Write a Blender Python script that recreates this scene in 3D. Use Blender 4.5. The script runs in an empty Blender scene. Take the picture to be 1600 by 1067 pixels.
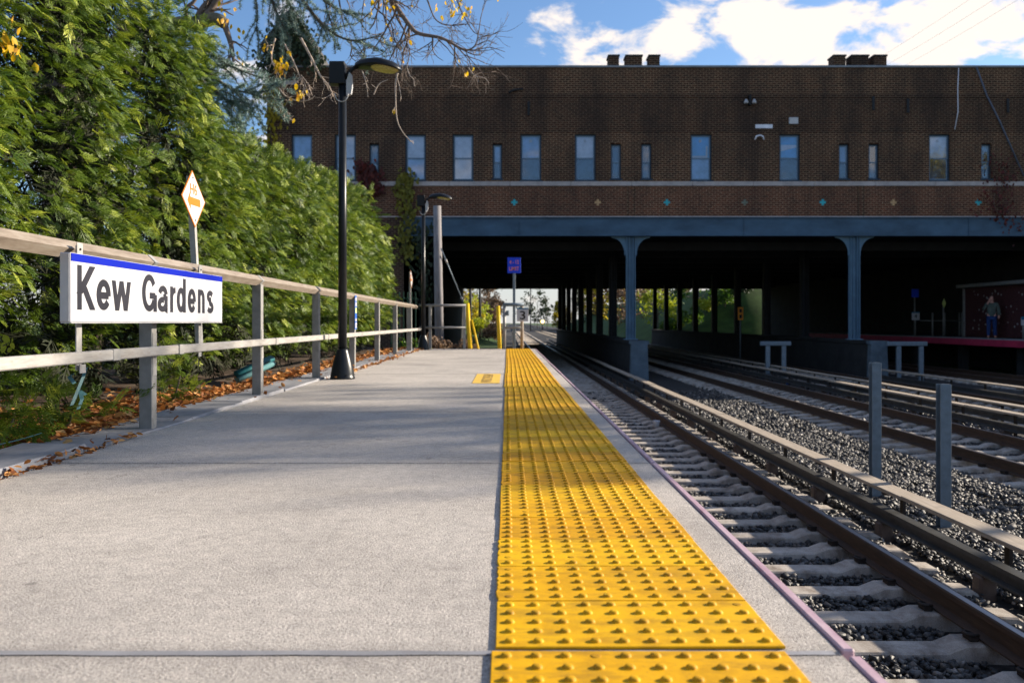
import bpy, math, random
import numpy as np
from mathutils import Vector, Matrix, noise as mnoise

R = math.radians
rnd = random.Random(7)
rng = np.random.default_rng(7)
scene = bpy.context.scene
COL = scene.collection

# ------------------------------------------------------------------ camera
FPX, VX, VY, EYE = 1356.0, 793.0, 503.0, 0.69      # focal length and vanishing point in photo pixels
cam_d = bpy.data.cameras.new('camera')
cam_d.sensor_width = 36.0
cam_d.lens = FPX / 1600 * 36.0
cam_d.shift_x = (800 - VX) / 1600
cam_d.shift_y = -(533.5 - VY) / 1600
cam_d.clip_start, cam_d.clip_end = 0.05, 3000
cam_d.dof.use_dof = True
cam_d.dof.focus_distance = 4.2
cam_d.dof.aperture_fstop = 4.0
cam = bpy.data.objects.new('camera', cam_d)
COL.objects.link(cam)
cam.location = (0, 0, EYE)
cam.rotation_euler = (R(90), 0, 0)
scene.camera = cam

def at(px, py, Y):
    """photo pixel seen at distance Y -> point in the place"""
    return Vector(((px - VX) * Y / FPX, Y, EYE - (py - VY) * Y / FPX))

# ------------------------------------------------------------------ light
SUN = Vector((33, 11, 12.4)).normalized()
SUN_EL = math.asin(SUN.z)
SUN_AZ = math.atan2(SUN.x, SUN.y)
world = bpy.data.worlds.new('World')
scene.world = world
world.use_nodes = True
wn, wl = world.node_tree.nodes, world.node_tree.links
wn.clear()
w_out = wn.new('ShaderNodeOutputWorld')
w_bg = wn.new('ShaderNodeBackground')
w_bg.inputs['Strength'].default_value = 0.072
sky = wn.new('ShaderNodeTexSky')
sky.sky_type = 'NISHITA'
sky.sun_disc = False
sky.sun_elevation = SUN_EL
sky.sun_rotation = SUN_AZ
sky.altitude = 0
sky.air_density = 1.0
sky.dust_density = 0.6
sky.ozone_density = 2.2
tc = wn.new('ShaderNodeTexCoord')
mp = wn.new('ShaderNodeMapping')
mp.inputs['Scale'].default_value = (1.0, 1.0, 2.1)
mp.inputs['Location'].default_value = (0.37, 1.9, 0.05)
wl.new(tc.outputs['Generated'], mp.inputs['Vector'])
cn = wn.new('ShaderNodeTexNoise')
cn.inputs['Scale'].default_value = 11.0
cn.inputs['Detail'].default_value = 8
cn.inputs['Roughness'].default_value = 0.60
cn.inputs['Distortion'].default_value = 0.35
wl.new(mp.outputs['Vector'], cn.inputs['Vector'])
amp = wn.new('ShaderNodeMath'); amp.operation = 'MULTIPLY_ADD'
amp.inputs[1].default_value = 1.9; amp.inputs[2].default_value = -0.45
wl.new(cn.outputs['Fac'], amp.inputs[0])
cl_sum = amp.outputs[0]
# cloud banks seen in the photograph, as directions
for (px, py, wid, amt) in ((1090, 5, .04, .24), (1150, 30, .04, .24), (1205, 65, .04, .26), (1290, 85, .034, .22), (1370, 20, .04, .15), (1470, 25, .05, .17), (1570, 15, .045, .20), (1450, 98, .03, .20), (1575, 75, .025, -.12), (1385, 68, .022, -.14),
                           (1062, 70, .026, .34), (920, 84, .026, .30), (975, 82, .024, .32), (865, 12, .028, .28), (1240, 8, .03, .14), (720, 40, .13, -.4), (1325, 48, .018, -.2), (1120, 85, .018, -.14), (1230, 30, .014, -.12)):
    d = Vector((px - VX, FPX, VY - py)).normalized()
    dist = wn.new('ShaderNodeVectorMath'); dist.operation = 'DISTANCE'
    dist.inputs[1].default_value = d
    wl.new(tc.outputs['Generated'], dist.inputs[0])
    mr = wn.new('ShaderNodeMapRange'); mr.interpolation_type = 'SMOOTHSTEP'
    mr.inputs['From Min'].default_value = 0; mr.inputs['From Max'].default_value = wid * 1.9
    mr.inputs['To Min'].default_value = amt * .95; mr.inputs['To Max'].default_value = 0
    wl.new(dist.outputs['Value'], mr.inputs['Value'])
    ad = wn.new('ShaderNodeMath'); ad.operation = 'ADD'
    wl.new(cl_sum, ad.inputs[0]); wl.new(mr.outputs['Result'], ad.inputs[1])
    cl_sum = ad.outputs[0]
cr = wn.new('ShaderNodeMapRange'); cr.interpolation_type = 'SMOOTHSTEP'
cr.inputs['From Min'].default_value = 0.53; cr.inputs['From Max'].default_value = 0.80
wl.new(cl_sum, cr.inputs['Value'])
cmix = wn.new('ShaderNodeMix'); cmix.data_type = 'RGBA'
wl.new(cr.outputs['Result'], cmix.inputs['Factor'])
tint = wn.new('ShaderNodeMix'); tint.data_type = 'RGBA'; tint.blend_type = 'MULTIPLY'
tint.inputs['Factor'].default_value = 1
wl.new(sky.outputs['Color'], tint.inputs['A'])
tint.inputs['B'].default_value = (0.88, 1.02, 1.20, 1)
# pale blue-white air along the horizon, all round
sp = wn.new('ShaderNodeSeparateXYZ'); wl.new(tc.outputs['Generated'], sp.inputs[0])
hz = wn.new('ShaderNodeMapRange'); hz.interpolation_type = 'SMOOTHSTEP'
hz.inputs['From Min'].default_value = 0.0; hz.inputs['From Max'].default_value = 0.14
hz.inputs['To Min'].default_value = 0.85; hz.inputs['To Max'].default_value = 0.0
wl.new(sp.outputs['Z'], hz.inputs['Value'])
hmix = wn.new('ShaderNodeMix'); hmix.data_type = 'RGBA'
wl.new(hz.outputs['Result'], hmix.inputs['Factor'])
wl.new(tint.outputs['Result'], hmix.inputs['A'])
hmix.inputs['B'].default_value = (4.8, 4.75, 4.75, 1)
wl.new(hmix.outputs['Result'], cmix.inputs['A'])
cmix.inputs['B'].default_value = (6.9, 6.25, 5.75, 1)
wl.new(cmix.outputs['Result'], w_bg.inputs['Color'])
wl.new(w_bg.outputs['Background'], w_out.inputs['Surface'])

sun_d = bpy.data.lights.new('sun', 'SUN')
sun_d.energy = 5.0
sun_d.angle = R(0.53)
sun_d.color = (1.0, 0.88, 0.72)
sun = bpy.data.objects.new('sun', sun_d)
COL.objects.link(sun)
sun.rotation_euler = SUN.to_track_quat('Z', 'Y').to_euler()
sun.location = (20, 8, 14)

scene.view_settings.view_transform = 'Standard'
scene.view_settings.look = 'None'
scene.view_settings.gamma = 1
scene.view_settings.use_curve_mapping = False
scene.view_settings.exposure = 1.18
scene.render.engine = 'CYCLES'

# ------------------------------------------------------------------ materials
MATS = {}
def _new(name):
    m = bpy.data.materials.new(name)
    m.use_nodes = True
    n, l = m.node_tree.nodes, m.node_tree.links
    b = n['Principled BSDF']
    MATS[name] = m
    return m, n, l, b

def ramp(n, l, fac, stops):
    r = n.new('ShaderNodeValToRGB')
    e = r.color_ramp.elements
    e[0].position, e[0].color = stops[0][0], (*stops[0][1], 1)
    e[1].position, e[1].color = stops[-1][0], (*stops[-1][1], 1)
    for p, c in stops[1:-1]:
        x = e.new(p); x.color = (*c, 1)
    l.new(fac, r.inputs['Fac'])
    return r.outputs['Color']

def noise_n(n, l, vec, scale, detail=4, rough=.55):
    t = n.new('ShaderNodeTexNoise')
    t.inputs['Scale'].default_value = scale
    t.inputs['Detail'].default_value = detail
    t.inputs['Roughness'].default_value = rough
    if vec is not None: l.new(vec, t.inputs['Vector'])
    return t.outputs['Fac']

def mix(n, l, fac, a, b, mode='MIX'):
    x = n.new('ShaderNodeMix'); x.data_type = 'RGBA'; x.blend_type = mode
    for sock, v in (('Factor', fac), ('A', a), ('B', b)):
        if isinstance(v, (int, float)): x.inputs[sock].default_value = v
        elif isinstance(v, tuple): x.inputs[sock].default_value = (*v, 1)
        else: l.new(v, x.inputs[sock])
    return x.outputs['Result']

def bump(n, l, h, strength, dist, b):
    x = n.new('ShaderNodeBump')
    x.inputs['Strength'].default_value = strength
    x.inputs['Distance'].default_value = dist
    l.new(h, x.inputs['Height'])
    l.new(x.outputs['Normal'], b.inputs['Normal'])

def coords(n, l, world_space=False, scale=None):
    if world_space:
        g = n.new('ShaderNodeNewGeometry'); v = g.outputs['Position']
    else:
        t = n.new('ShaderNodeTexCoord'); v = t.outputs['Object']
    if scale:
        m = n.new('ShaderNodeMapping'); m.inputs['Scale'].default_value = scale
        l.new(v, m.inputs['Vector']); v = m.outputs['Vector']
    return v

def plain(name, col, rough=.6, metal=0., var=.18, scale=6., bstr=.15, bscale=60., stretch=None, spec=.25):
    """colour with mottling and fine relief"""
    m, n, l, b = _new(name)
    v = coords(n, l, True, stretch)
    f = noise_n(n, l, v, scale, 6, .62)
    lo = tuple(c * (1 - var) for c in col); hi = tuple(min(1, c * (1 + var)) for c in col)
    l.new(ramp(n, l, f, [(.3, lo), (.7, hi)]), b.inputs['Base Color'])
    b.inputs['Roughness'].default_value = rough
    b.inputs['Metallic'].default_value = metal
    b.inputs['Specular IOR Level'].default_value = spec
    if bstr: bump(n, l, noise_n(n, l, v, bscale, 4), bstr, .004, b)
    return m

def leafmat(name, stops, rough=.5, trans=.35, attr=None):
    """leaf: colour by leaf (random per island or per spray attribute), partly see-through to light"""
    m, n, l, b = _new(name)
    if attr:
        a = n.new('ShaderNodeAttribute'); a.attribute_name = attr; f = a.outputs['Fac']
    else:
        g = n.new('ShaderNodeNewGeometry'); f = g.outputs['Random Per Island']
    c = ramp(n, l, f, stops)
    l.new(c, b.inputs['Base Color'])
    b.inputs['Roughness'].default_value = rough
    b.inputs['Specular IOR Level'].default_value = .35
    tr = n.new('ShaderNodeBsdfTranslucent'); l.new(c, tr.inputs['Color'])
    mx = n.new('ShaderNodeMixShader'); mx.inputs['Fac'].default_value = trans
    l.new(b.outputs['BSDF'], mx.inputs[1]); l.new(tr.outputs['BSDF'], mx.inputs[2])
    l.new(mx.outputs['Shader'], n['Material Output'].inputs['Surface'])
    return m

# concrete of the platform slabs
m, n, l, b = _new('concrete_slab')
v = coords(n, l, True)
oi = n.new('ShaderNodeObjectInfo')
big = noise_n(n, l, v, 1.3, 5, .6)
mid = noise_n(n, l, v, 24, 4, .6)
fine = noise_n(n, l, v, 150, 3, .8)
c = ramp(n, l, big, [(.3, (.40, .37, .338)), (.7, (.51, .473, .435))])
c = mix(n, l, .55, c, ramp(n, l, mid, [(.3, (.36, .35, .34)), (.7, (.64, .62, .60))]), 'OVERLAY')
c = mix(n, l, .9, c, ramp(n, l, fine, [(.34, (.08, .08, .08)), (.46, (.44, .44, .44)), (.58, (.56, .56, .56)), (.70, (1, 1, 1))]), 'OVERLAY')
c = mix(n, l, .22, c, ramp(n, l, oi.outputs['Random'], [(0, (.38, .38, .38)), (1, (.66, .66, .66))]), 'OVERLAY')
st = noise_n(n, l, v, 5.5, 7, .72)
c = mix(n, l, ramp(n, l, st, [(.56, (0, 0, 0)), (.78, (.45, .45, .45))]), c, (.17, .15, .135))
s2 = noise_n(n, l, coords(n, l, True, (1.0, .45, 1.0)), .9, 6, .62)
c = mix(n, l, ramp(n, l, s2, [(.50, (0, 0, 0)), (.70, (.42, .42, .42))]), c, (.21, .195, .18))
gv = n.new('ShaderNodeTexVoronoi'); gv.inputs['Scale'].default_value = 3.4; l.new(v, gv.inputs['Vector'])          # trodden gum
gt = n.new('ShaderNodeMath'); gt.operation = 'LESS_THAN'; gt.inputs[1].default_value = .055; l.new(gv.outputs['Distance'], gt.inputs[0])
gs = n.new('ShaderNodeSeparateColor'); l.new(gv.outputs['Color'], gs.inputs[0])
gm = n.new('ShaderNodeMath'); gm.operation = 'GREATER_THAN'; gm.inputs[1].default_value = .62; l.new(gs.outputs[0], gm.inputs[0])
gg_ = n.new('ShaderNodeMath'); gg_.operation = 'MULTIPLY'; l.new(gt.outputs[0], gg_.inputs[0]); l.new(gm.outputs[0], gg_.inputs[1])
gh = n.new('ShaderNodeMath'); gh.operation = 'MULTIPLY'; gh.inputs[1].default_value = .5; l.new(gg_.outputs[0], gh.inputs[0])
c = mix(n, l, gh.outputs[0], c, (.13, .12, .115))
sy = n.new('ShaderNodeSeparateXYZ'); l.new(v, sy.inputs[0])
pp1 = n.new('ShaderNodeMath'); pp1.operation = 'SUBTRACT'; pp1.inputs[1].default_value = 1.807; l.new(sy.outputs['Y'], pp1.inputs[0])
pp2 = n.new('ShaderNodeMath'); pp2.operation = 'PINGPONG'; pp2.inputs[1].default_value = 2.4352 / 2; l.new(pp1.outputs[0], pp2.inputs[0])
jd = n.new('ShaderNodeMapRange'); jd.inputs['From Min'].default_value = .0; jd.inputs['From Max'].default_value = .07; jd.inputs['To Min'].default_value = .6; jd.inputs['To Max'].default_value = 0
l.new(pp2.outputs[0], jd.inputs['Value'])
jm = n.new('ShaderNodeMath'); jm.operation = 'MULTIPLY'; l.new(jd.outputs['Result'], jm.inputs[0]); l.new(noise_n(n, l, v, 7, 5, .7), jm.inputs[1])
c = mix(n, l, jm.outputs[0], c, (.12, .11, .10))
dv = n.new('ShaderNodeVectorMath'); dv.operation = 'ADD'
nv = n.new('ShaderNodeTexNoise'); nv.inputs['Scale'].default_value = 4; nv.inputs['Detail'].default_value = 6; l.new(v, nv.inputs['Vector'])
l.new(v, dv.inputs[0]); l.new(nv.outputs['Color'], dv.inputs[1])
ck = n.new('ShaderNodeTexVoronoi'); ck.feature = 'DISTANCE_TO_EDGE'; ck.inputs['Scale'].default_value = .55; l.new(dv.outputs[0], ck.inputs['Vector'])
cm = n.new('ShaderNodeMath'); cm.operation = 'LESS_THAN'; cm.inputs[1].default_value = .0016; l.new(ck.outputs['Distance'], cm.inputs[0])
cq = n.new('ShaderNodeMath'); cq.operation = 'MULTIPLY'; l.new(cm.outputs[0], cq.inputs[0]); l.new(ramp(n, l, noise_n(n, l, v, .8, 2), [(.50, (0, 0, 0)), (.56, (.7, .7, .7))]), cq.inputs[1])
c = mix(n, l, cq.outputs[0], c, (.10, .09, .085))
l.new(c, b.inputs['Base Color'])
b.inputs['Roughness'].default_value = .85; b.inputs['Specular IOR Level'].default_value = .2
bump(n, l, fine, .8, .005, b)

# yellow warning tiles
m, n, l, b = _new('tactile_yellow')
v = coords(n, l, True)
oi = n.new('ShaderNodeObjectInfo')
c = ramp(n, l, noise_n(n, l, v, 9, 6, .65), [(.30, (.52, .265, .002)), (.52, (.71, .385, .001)), (.75, (.76, .43, .002))])
c = mix(n, l, .45, c, ramp(n, l, oi.outputs['Random'], [(0, (.27, .27, .27)), (1, (.68, .68, .68))]), 'OVERLAY')
d2 = noise_n(n, l, coords(n, l, True, (1.0, 3.0, 1.0)), 4.0, 8, .74)
c = mix(n, l, ramp(n, l, d2, [(.48, (0, 0, 0)), (.72, (.7, .7, .7))]), c, (.21, .115, .018))
sc = noise_n(n, l, v, 120, 3, .7)
c = mix(n, l, ramp(n, l, sc, [(.60, (0, 0, 0)), (.72, (.5, .5, .5))]), c, (.25, .15, .03))
at_ = n.new('ShaderNodeAttribute'); at_.attribute_name = 'tint'      # shade on the dome flanks put into the colour
wm = n.new('ShaderNodeMath'); wm.operation = 'MULTIPLY'
l.new(at_.outputs['Fac'], wm.inputs[0])
l.new(ramp(n, l, noise_n(n, l, v, 35, 4, .6), [(.35, (.25, .25, .25)), (.65, (.85, .85, .85))]), wm.inputs[1])
c = mix(n, l, wm.outputs[0], c, (.17, .085, .012))
l.new(c, b.inputs['Base Color'])
b.inputs['Roughness'].default_value = .62
b.inputs['Specular IOR Level'].default_value = .2
bump(n, l, sc, .2, .002, b)

# faded pink edge board
m, n, l, b = _new('edge_pink')
v = coords(n, l, True)
c = ramp(n, l, noise_n(n, l, coords(n, l, True, (3, .6, 3)), 6, 6, .7), [(.26, (.26, .10, .13)), (.42, (.43, .28, .33)), (.62, (.52, .38, .42)), (.78, (.44, .07, .12))])
l.new(c, b.inputs['Base Color']); b.inputs['Roughness'].default_value = .6
bump(n, l, noise_n(n, l, v, 40, 4), .3, .004, b)

# brick of the building: real size courses
def brickmat(name, c1, c2, mortar, soot):
    m, n, l, b = _new(name)
    g = n.new('ShaderNodeNewGeometry')
    s = n.new('ShaderNodeSeparateXYZ'); l.new(g.outputs['Position'], s.inputs[0])
    a = n.new('ShaderNodeMath'); a.operation = 'ADD'
    l.new(s.outputs['X'], a.inputs[0]); l.new(s.outputs['Y'], a.inputs[1])
    cb = n.new('ShaderNodeCombineXYZ'); l.new(a.outputs[0], cb.inputs[0]); l.new(s.outputs['Z'], cb.inputs[1])
    t = n.new('ShaderNodeTexBrick')
    t.inputs['Scale'].default_value = 1
    t.inputs['Brick Width'].default_value = .235
    t.inputs['Row Height'].default_value = .082
    t.inputs['Mortar Size'].default_value = .013
    t.inputs['Mortar Smooth'].default_value = .2
    t.inputs['Bias'].default_value = -.1
    t.inputs['Color1'].default_value = (*c1, 1); t.inputs['Color2'].default_value = (*c2, 1); t.inputs['Mortar'].default_value = (*mortar, 1)
    l.new(cb.outputs[0], t.inputs['Vector'])
    c = t.outputs['Color']
    c = mix(n, l, .55, c, ramp(n, l, noise_n(n, l, cb.outputs[0], 9, 3, .6), [(.3, (.3, .3, .3)), (.7, (.72, .68, .66))]), 'OVERLAY')
    # soot streaks run down the wall
    mpn = n.new('ShaderNodeMapping'); mpn.inputs['Scale'].default_value = (1.0, .28, 1)
    l.new(cb.outputs[0], mpn.inputs['Vector'])
    st = noise_n(n, l, mpn.outputs[0], .8, 7, .66)
    c = mix(n, l, ramp(n, l, st, [(.40, (0, 0, 0)), (.62, (soot, soot, soot))]), c, (.026, .023, .022))
    l.new(c, b.inputs['Base Color']); b.inputs['Roughness'].default_value = .9; b.inputs['Specular IOR Level'].default_value = .06
    bump(n, l, t.outputs['Fac'], -.6, .01, b)
    return m
brickmat('brick_dark', (.082, .034, .018), (.034, .019, .013), (.28, .195, .125), .62)
brickmat('brick_red', (.140, .048, .025), (.068, .029, .018), (.29, .195, .13), .5)
brickmat('brick_soot', (.070, .031, .018), (.031, .018, .013), (.19, .135, .09), .66)

plain('girder_blue', (.052, .102, .155), .55, .0, .30, .9, .25, 12, (1, 1, 2.5))
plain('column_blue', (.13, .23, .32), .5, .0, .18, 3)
plain('dark_steel', (.020, .022, .025), .6, 0, .3, 2)  # near-black steel; holds the underpass shade on deck and inner columns
plain('dark_concrete', (.032, .032, .033), .9, 0, .3, 1.5)  # near-black tone that carries the underpass shade on its walls
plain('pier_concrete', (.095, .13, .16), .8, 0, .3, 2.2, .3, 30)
plain('stone_band', (.40, .36, .34), .8, 0, .22, 3)
plain('roof_metal', (.22, .24, .26), .5, .2, .2, 3)
plain('slate_roof', (.06, .055, .052), .8, 0, .35, 6)
plain('galvanised', (.37, .36, .345), .5, .45, .22, 14, .12, 60)
plain('galvanised_dull', (.27, .265, .255), .55, .35, .20, 10, .15, 60)
plain('post_steel', (.16, .20, .235), .5, .35, .18, 12)
plain('lamp_black', (.012, .014, .017), .33, .0, .2, 8, .08, 90)
plain('lamp_dark', (.008, .009, .011), .45, .0, .2, 8, 0)
plain('lens_amber', (.42, .36, .12), .25, .0, .45, 40, .4, 120)
plain('cover_grey', (.42, .42, .43), .5, 0, .12, 10)
plain('sign_white', (.48, .48, .50), .38, 0, .04, 3, 0)
plain('sign_edge', (.45, .45, .45), .45, .3, .1, 6, 0)
plain('sign_blue', (.002, .012, .30), .4, 0, .06, 4, 0)
plain('sign_letter', (.026, .026, .034), .65, 0, .10, 20, 0, spec=.1)
plain('sign_orange', (.52, .15, .012), .45, 0, .08, 20, 0)
plain('orange_plate', (.85, .30, .02), .45, 0, .08, 20, 0)
plain('letter_black', (.015, .015, .016), .45, 0, .1, 10, 0)
plain('limit_blue', (.010, .05, .60), .4, 0, .1, 10, 0)
plain('limit_red', (.75, .22, .20), .4, 0, .1, 10, 0)
plain('notice_blue', (.03, .11, .42), .4, 0, .1, 10, 0)
plain('notice_yellow', (.55, .62, .20), .4, 0, .1, 10, 0)
plain('stripe_teal', (.01, .13, .24), .4, 0, .1, 10, 0)
plain('yellow_paint', (.72, .46, .01), .45, 0, .12, 8)
plain('decal_yellow', (.80, .50, .09), .6, 0, .16, 8, 0)
plain('decal_ink', (.22, .15, .06), .6, 0, .2, 30, 0)
plain('teal_plastic', (.015, .10, .11), .45, 0, .25, 20)
plain('teal_pale', (.07, .17, .18), .5, 0, .3, 20)
plain('coping_slate', (.25, .25, .265), .75, 0, .26, 5, .35, 26, (1, .5, 1))
m, n, l, b = _new('sleeper_concrete')
v = coords(n, l, True)
oi = n.new('ShaderNodeObjectInfo')
c = ramp(n, l, noise_n(n, l, v, 6, 6, .65), [(.3, (.34, .305, .265)), (.7, (.52, .475, .425))])
c = mix(n, l, .35, c, ramp(n, l, oi.outputs['Random'], [(0, (.34, .33, .32)), (1, (.66, .64, .62))]), 'OVERLAY')
c = mix(n, l, ramp(n, l, noise_n(n, l, coords(n, l, True, (1.6, 1, 1)), 3.2, 7, .7), [(.47, (0, 0, 0)), (.68, (.75, .75, .75))]), c, (.13, .092, .066))
c = mix(n, l, .5, c, ramp(n, l, noise_n(n, l, v, 140, 3, .7), [(.35, (.3, .3, .3)), (.65, (.68, .68, .68))]), 'OVERLAY')
l.new(c, b.inputs['Base Color']); b.inputs['Roughness'].default_value = .9; b.inputs['Specular IOR Level'].default_value = .15
bump(n, l, noise_n(n, l, v, 80, 4), .25, .003, b)
plain('clip_iron', (.04, .032, .028), .7, .3, .3, 30)
plain('insulator', (.10, .07, .055), .6, 0, .3, 12)
plain('third_rail_steel', (.085, .085, .082), .5, .5, .3, 6)
plain('frame_blue', (.032, .055, .080), .5, 0, .15, 6, 0)
plain('frame_pale', (.15, .23, .32), .5, 0, .15, 6, 0)
plain('blind_white', (.74, .76, .84), .8, 0, .22, 2.4, 0)
plain('blind_sky_blue', (.30, .46, .70), .8, 0, .35, 1.9, 0)  # sky reflection of the panes put into the blind colour
plain('blind_sky_bright', (.12, .42, .80), .8, 0, .18, 2.5, 0)  # brighter sky reflection, likewise held by the blind colour
plain('screen_dark', (.055, .10, .165), .7, 0, .5, 2.2, 0)
plain('tile_teal', (.03, .38, .42), .35, 0, .2, 10, 0)
plain('tile_tan', (.46, .29, .14), .4, 0, .2, 10, 0)
plain('tile_grey', (.15, .17, .13), .5, 0, .2, 10, 0)
plain('shelter_red', (.075, .026, .028), .7, 0, .35, 12)
plain('shelter_dot', (.36, .34, .34), .5, 0, .2, 6, 0)
plain('platform_red', (.42, .03, .08), .6, 0, .25, 2)
plain('jacket_olive', (.085, .105, .09), .9, 0, .25, 14)
plain('jeans_blue', (.018, .042, .14), .9, 0, .2, 14)
plain('skin', (.60, .30, .23), .5, 0, .06, 20, 0)
plain('hair_dark', (.03, .02, .018), .6, 0, .2, 40)
plain('bark', (.095, .075, .06), .9, 0, .40, 9, .7, 40)
plain('bark_lichen', (.15, .13, .085), .9, 0, .45, 14, .7, 45)
plain('twig', (.15, .115, .095), .85, 0, .3, 20, 0)
plain('twig_sunlit', (.42, .34, .28), .85, 0, .25, 20, 0)  # twig in the sun, its brightness put into the colour
plain('pole_wood', (.23, .215, .215), .9, 0, .28, 8, .5, 30, (3, 3, .4))
plain('soil', (.085, .058, .04), .95, 0, .4, 3, .6, 25)
plain('ballast_bed', (.04, .038, .037), .95, 0, .5, 22, 1.0, 30)
plain('grass_ground', (.035, .07, .012), .95, 0, .4, .8, .4, 20)
plain('wire', (.10, .12, .16), .6, 0, .1, 10, 0)
plain('chain_green', (.02, .06, .045), .5, 0, .2, 10, 0)
plain('far_wall', (.22, .20, .20), .8, 0, .2, .5, 0)

m, n, l, b = _new('rail_steel')     # rusty flanks, worn bright running surface
v = coords(n, l, True)
c = ramp(n, l, noise_n(n, l, coords(n, l, True, (6, .7, 6)), 7, 6, .7), [(.3, (.030, .016, .009)), (.55, (.062, .033, .018)), (.78, (.10, .058, .034))])
l.new(c, b.inputs['Base Color']); b.inputs['Roughness'].default_value = .7
bump(n, l, noise_n(n, l, v, 60, 4), .3, .003, b)
plain('rail_top', (.40, .37, .36), .30, .85, .2, 3, .05, 60, (8, .3, 8))

m, n, l, b = _new('board_wood')     # weathered cover boards
v = coords(n, l, True, (14, .7, 14))
c = ramp(n, l, noise_n(n, l, v, 3.2, 7, .7), [(.25, (.19, .15, .11)), (.5, (.345, .28, .21)), (.78, (.46, .395, .32))])
c = mix(n, l, ramp(n, l, noise_n(n, l, coords(n, l, True), 3.0, 7, .7), [(.56, (0, 0, 0)), (.72, (.6, .6, .6))]), c, (.12, .095, .08))
l.new(c, b.inputs['Base Color']); b.inputs['Roughness'].default_value = .85
bump(n, l, noise_n(n, l, v, 6, 5), .4, .003, b)

m, n, l, b = _new('railing_metal')  # galvanised tube with tan weathering
v = coords(n, l, True)
c = ramp(n, l, noise_n(n, l, coords(n, l, True, (9, 1.2, 9)), 4, 7, .7), [(.28, (.185, .142, .105)), (.5, (.30, .245, .19)), (.72, (.38, .335, .28))])
c = mix(n, l, ramp(n, l, noise_n(n, l, v, 30, 5, .7), [(.60, (0, 0, 0)), (.75, (.5, .5, .5))]), c, (.24, .16, .11))
l.new(c, b.inputs['Base Color']); b.inputs['Roughness'].default_value = .5; b.inputs['Metallic'].default_value = .25
bump(n, l, noise_n(n, l, v, 50, 4), .12, .003, b)

m, n, l, b = _new('rail_grey')
v = coords(n, l, True)
c = ramp(n, l, noise_n(n, l, coords(n, l, True, (9, 1.2, 9)), 4, 7, .7), [(.28, (.26, .235, .205)), (.5, (.38, .36, .335)), (.72, (.45, .435, .415))])
c = mix(n, l, ramp(n, l, noise_n(n, l, coords(n, l, True, (1, 1, 3)), 9, 6, .7), [(.56, (0, 0, 0)), (.75, (.6, .6, .6))]), c, (.22, .15, .10))
l.new(c, b.inputs['Base Color']); b.inputs['Roughness'].default_value = .5; b.inputs['Metallic'].default_value = .25
bump(n, l, noise_n(n, l, v, 50, 4), .12, .003, b)

m, n, l, b = _new('ballast_stone')
g = n.new('ShaderNodeNewGeometry')
c = ramp(n, l, g.outputs['Random Per Island'], [(0, (.016, .016, .017)), (.45, (.034, .032, .030)), (.8, (.075, .069, .062)), (.95, (.16, .145, .13)), (1, (.30, .28, .26))])
c = mix(n, l, .5, c, ramp(n, l, noise_n(n, l, g.outputs['Position'], 70, 4, .7), [(.3, (.28, .28, .28)), (.7, (.72, .7, .68))]), 'OVERLAY')
l.new(c, b.inputs['Base Color']); b.inputs['Roughness'].default_value = .6
bump(n, l, noise_n(n, l, g.outputs['Position'], 160, 3), .5, .004, b)

m, n, l, b = _new('window_glass')
gl = n.new('ShaderNodeBsdfGlossy'); gl.inputs['Roughness'].default_value = .03; gl.inputs['Color'].default_value = (.85, .92, 1, 1)
tr = n.new('ShaderNodeBsdfTransparent'); tr.inputs['Color'].default_value = (.95, .97, 1, 1)
fr = n.new('ShaderNodeFresnel'); fr.inputs['IOR'].default_value = 1.75
mx = n.new('ShaderNodeMixShader')
l.new(fr.outputs[0], mx.inputs['Fac']); l.new(tr.outputs[0], mx.inputs[1]); l.new(gl.outputs[0], mx.inputs[2])
l.new(mx.outputs[0], n['Material Output'].inputs['Surface'])

m, n, l, b = _new('signal_glow')
b.inputs['Base Color'].default_value = (1, .7, .25, 1)
b.inputs['Emission Color'].default_value = (1, .62, .2, 1); b.inputs['Emission Strength'].default_value = 4

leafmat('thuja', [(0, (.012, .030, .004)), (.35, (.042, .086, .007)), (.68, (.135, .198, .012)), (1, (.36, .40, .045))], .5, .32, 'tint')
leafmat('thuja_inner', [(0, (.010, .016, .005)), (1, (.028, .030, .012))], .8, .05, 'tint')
leafmat('cedar_blue', [(0, (.07, .13, .11)), (.6, (.18, .27, .235)), (1, (.33, .43, .39))], .6, .2)
leafmat('leaf_yellow', [(0, (.55, .33, .008)), (.6, (.75, .52, .015)), (1, (.80, .40, .08))], .5, .5)
leafmat('leaf_litter', [(0, (.10, .035, .012)), (.3, (.26, .085, .022)), (.6, (.44, .17, .04)), (.85, (.58, .27, .08)), (1, (.66, .42, .19))], .7, .2)
leafmat('leaf_lime', [(0, (.20, .26, .015)), (1, (.45, .48, .03))], .5, .4)
leafmat('leaf_green', [(0, (.03, .07, .01)), (.6, (.07, .15, .015)), (1, (.16, .24, .02))], .5, .45)
leafmat('leaf_gold', [(0, (.20, .15, .01)), (.6, (.42, .33, .02)), (1, (.55, .47, .03))], .5, .5)
leafmat('leaf_brown', [(0, (.07, .045, .03)), (.6, (.17, .105, .065)), (1, (.28, .18, .10))], .7, .3)
leafmat('leaf_dark', [(0, (.012, .022, .010)), (1, (.04, .06, .022))], .6, .3)
leafmat('vine_red', [(0, (.05, .012, .010)), (1, (.16, .03, .022))], .6, .3)
leafmat('vine_lime', [(0, (.10, .10, .012)), (1, (.26, .24, .03))], .6, .3)

# ------------------------------------------------------------------ mesh helpers
def wloc(o):
    p = Vector((0, 0, 0))
    while o is not None:
        p += o.location; o = o.parent
    return p

def put(o, parent=None):
    COL.objects.link(o)
    if parent is not None: o.parent = parent
    return o

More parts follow.
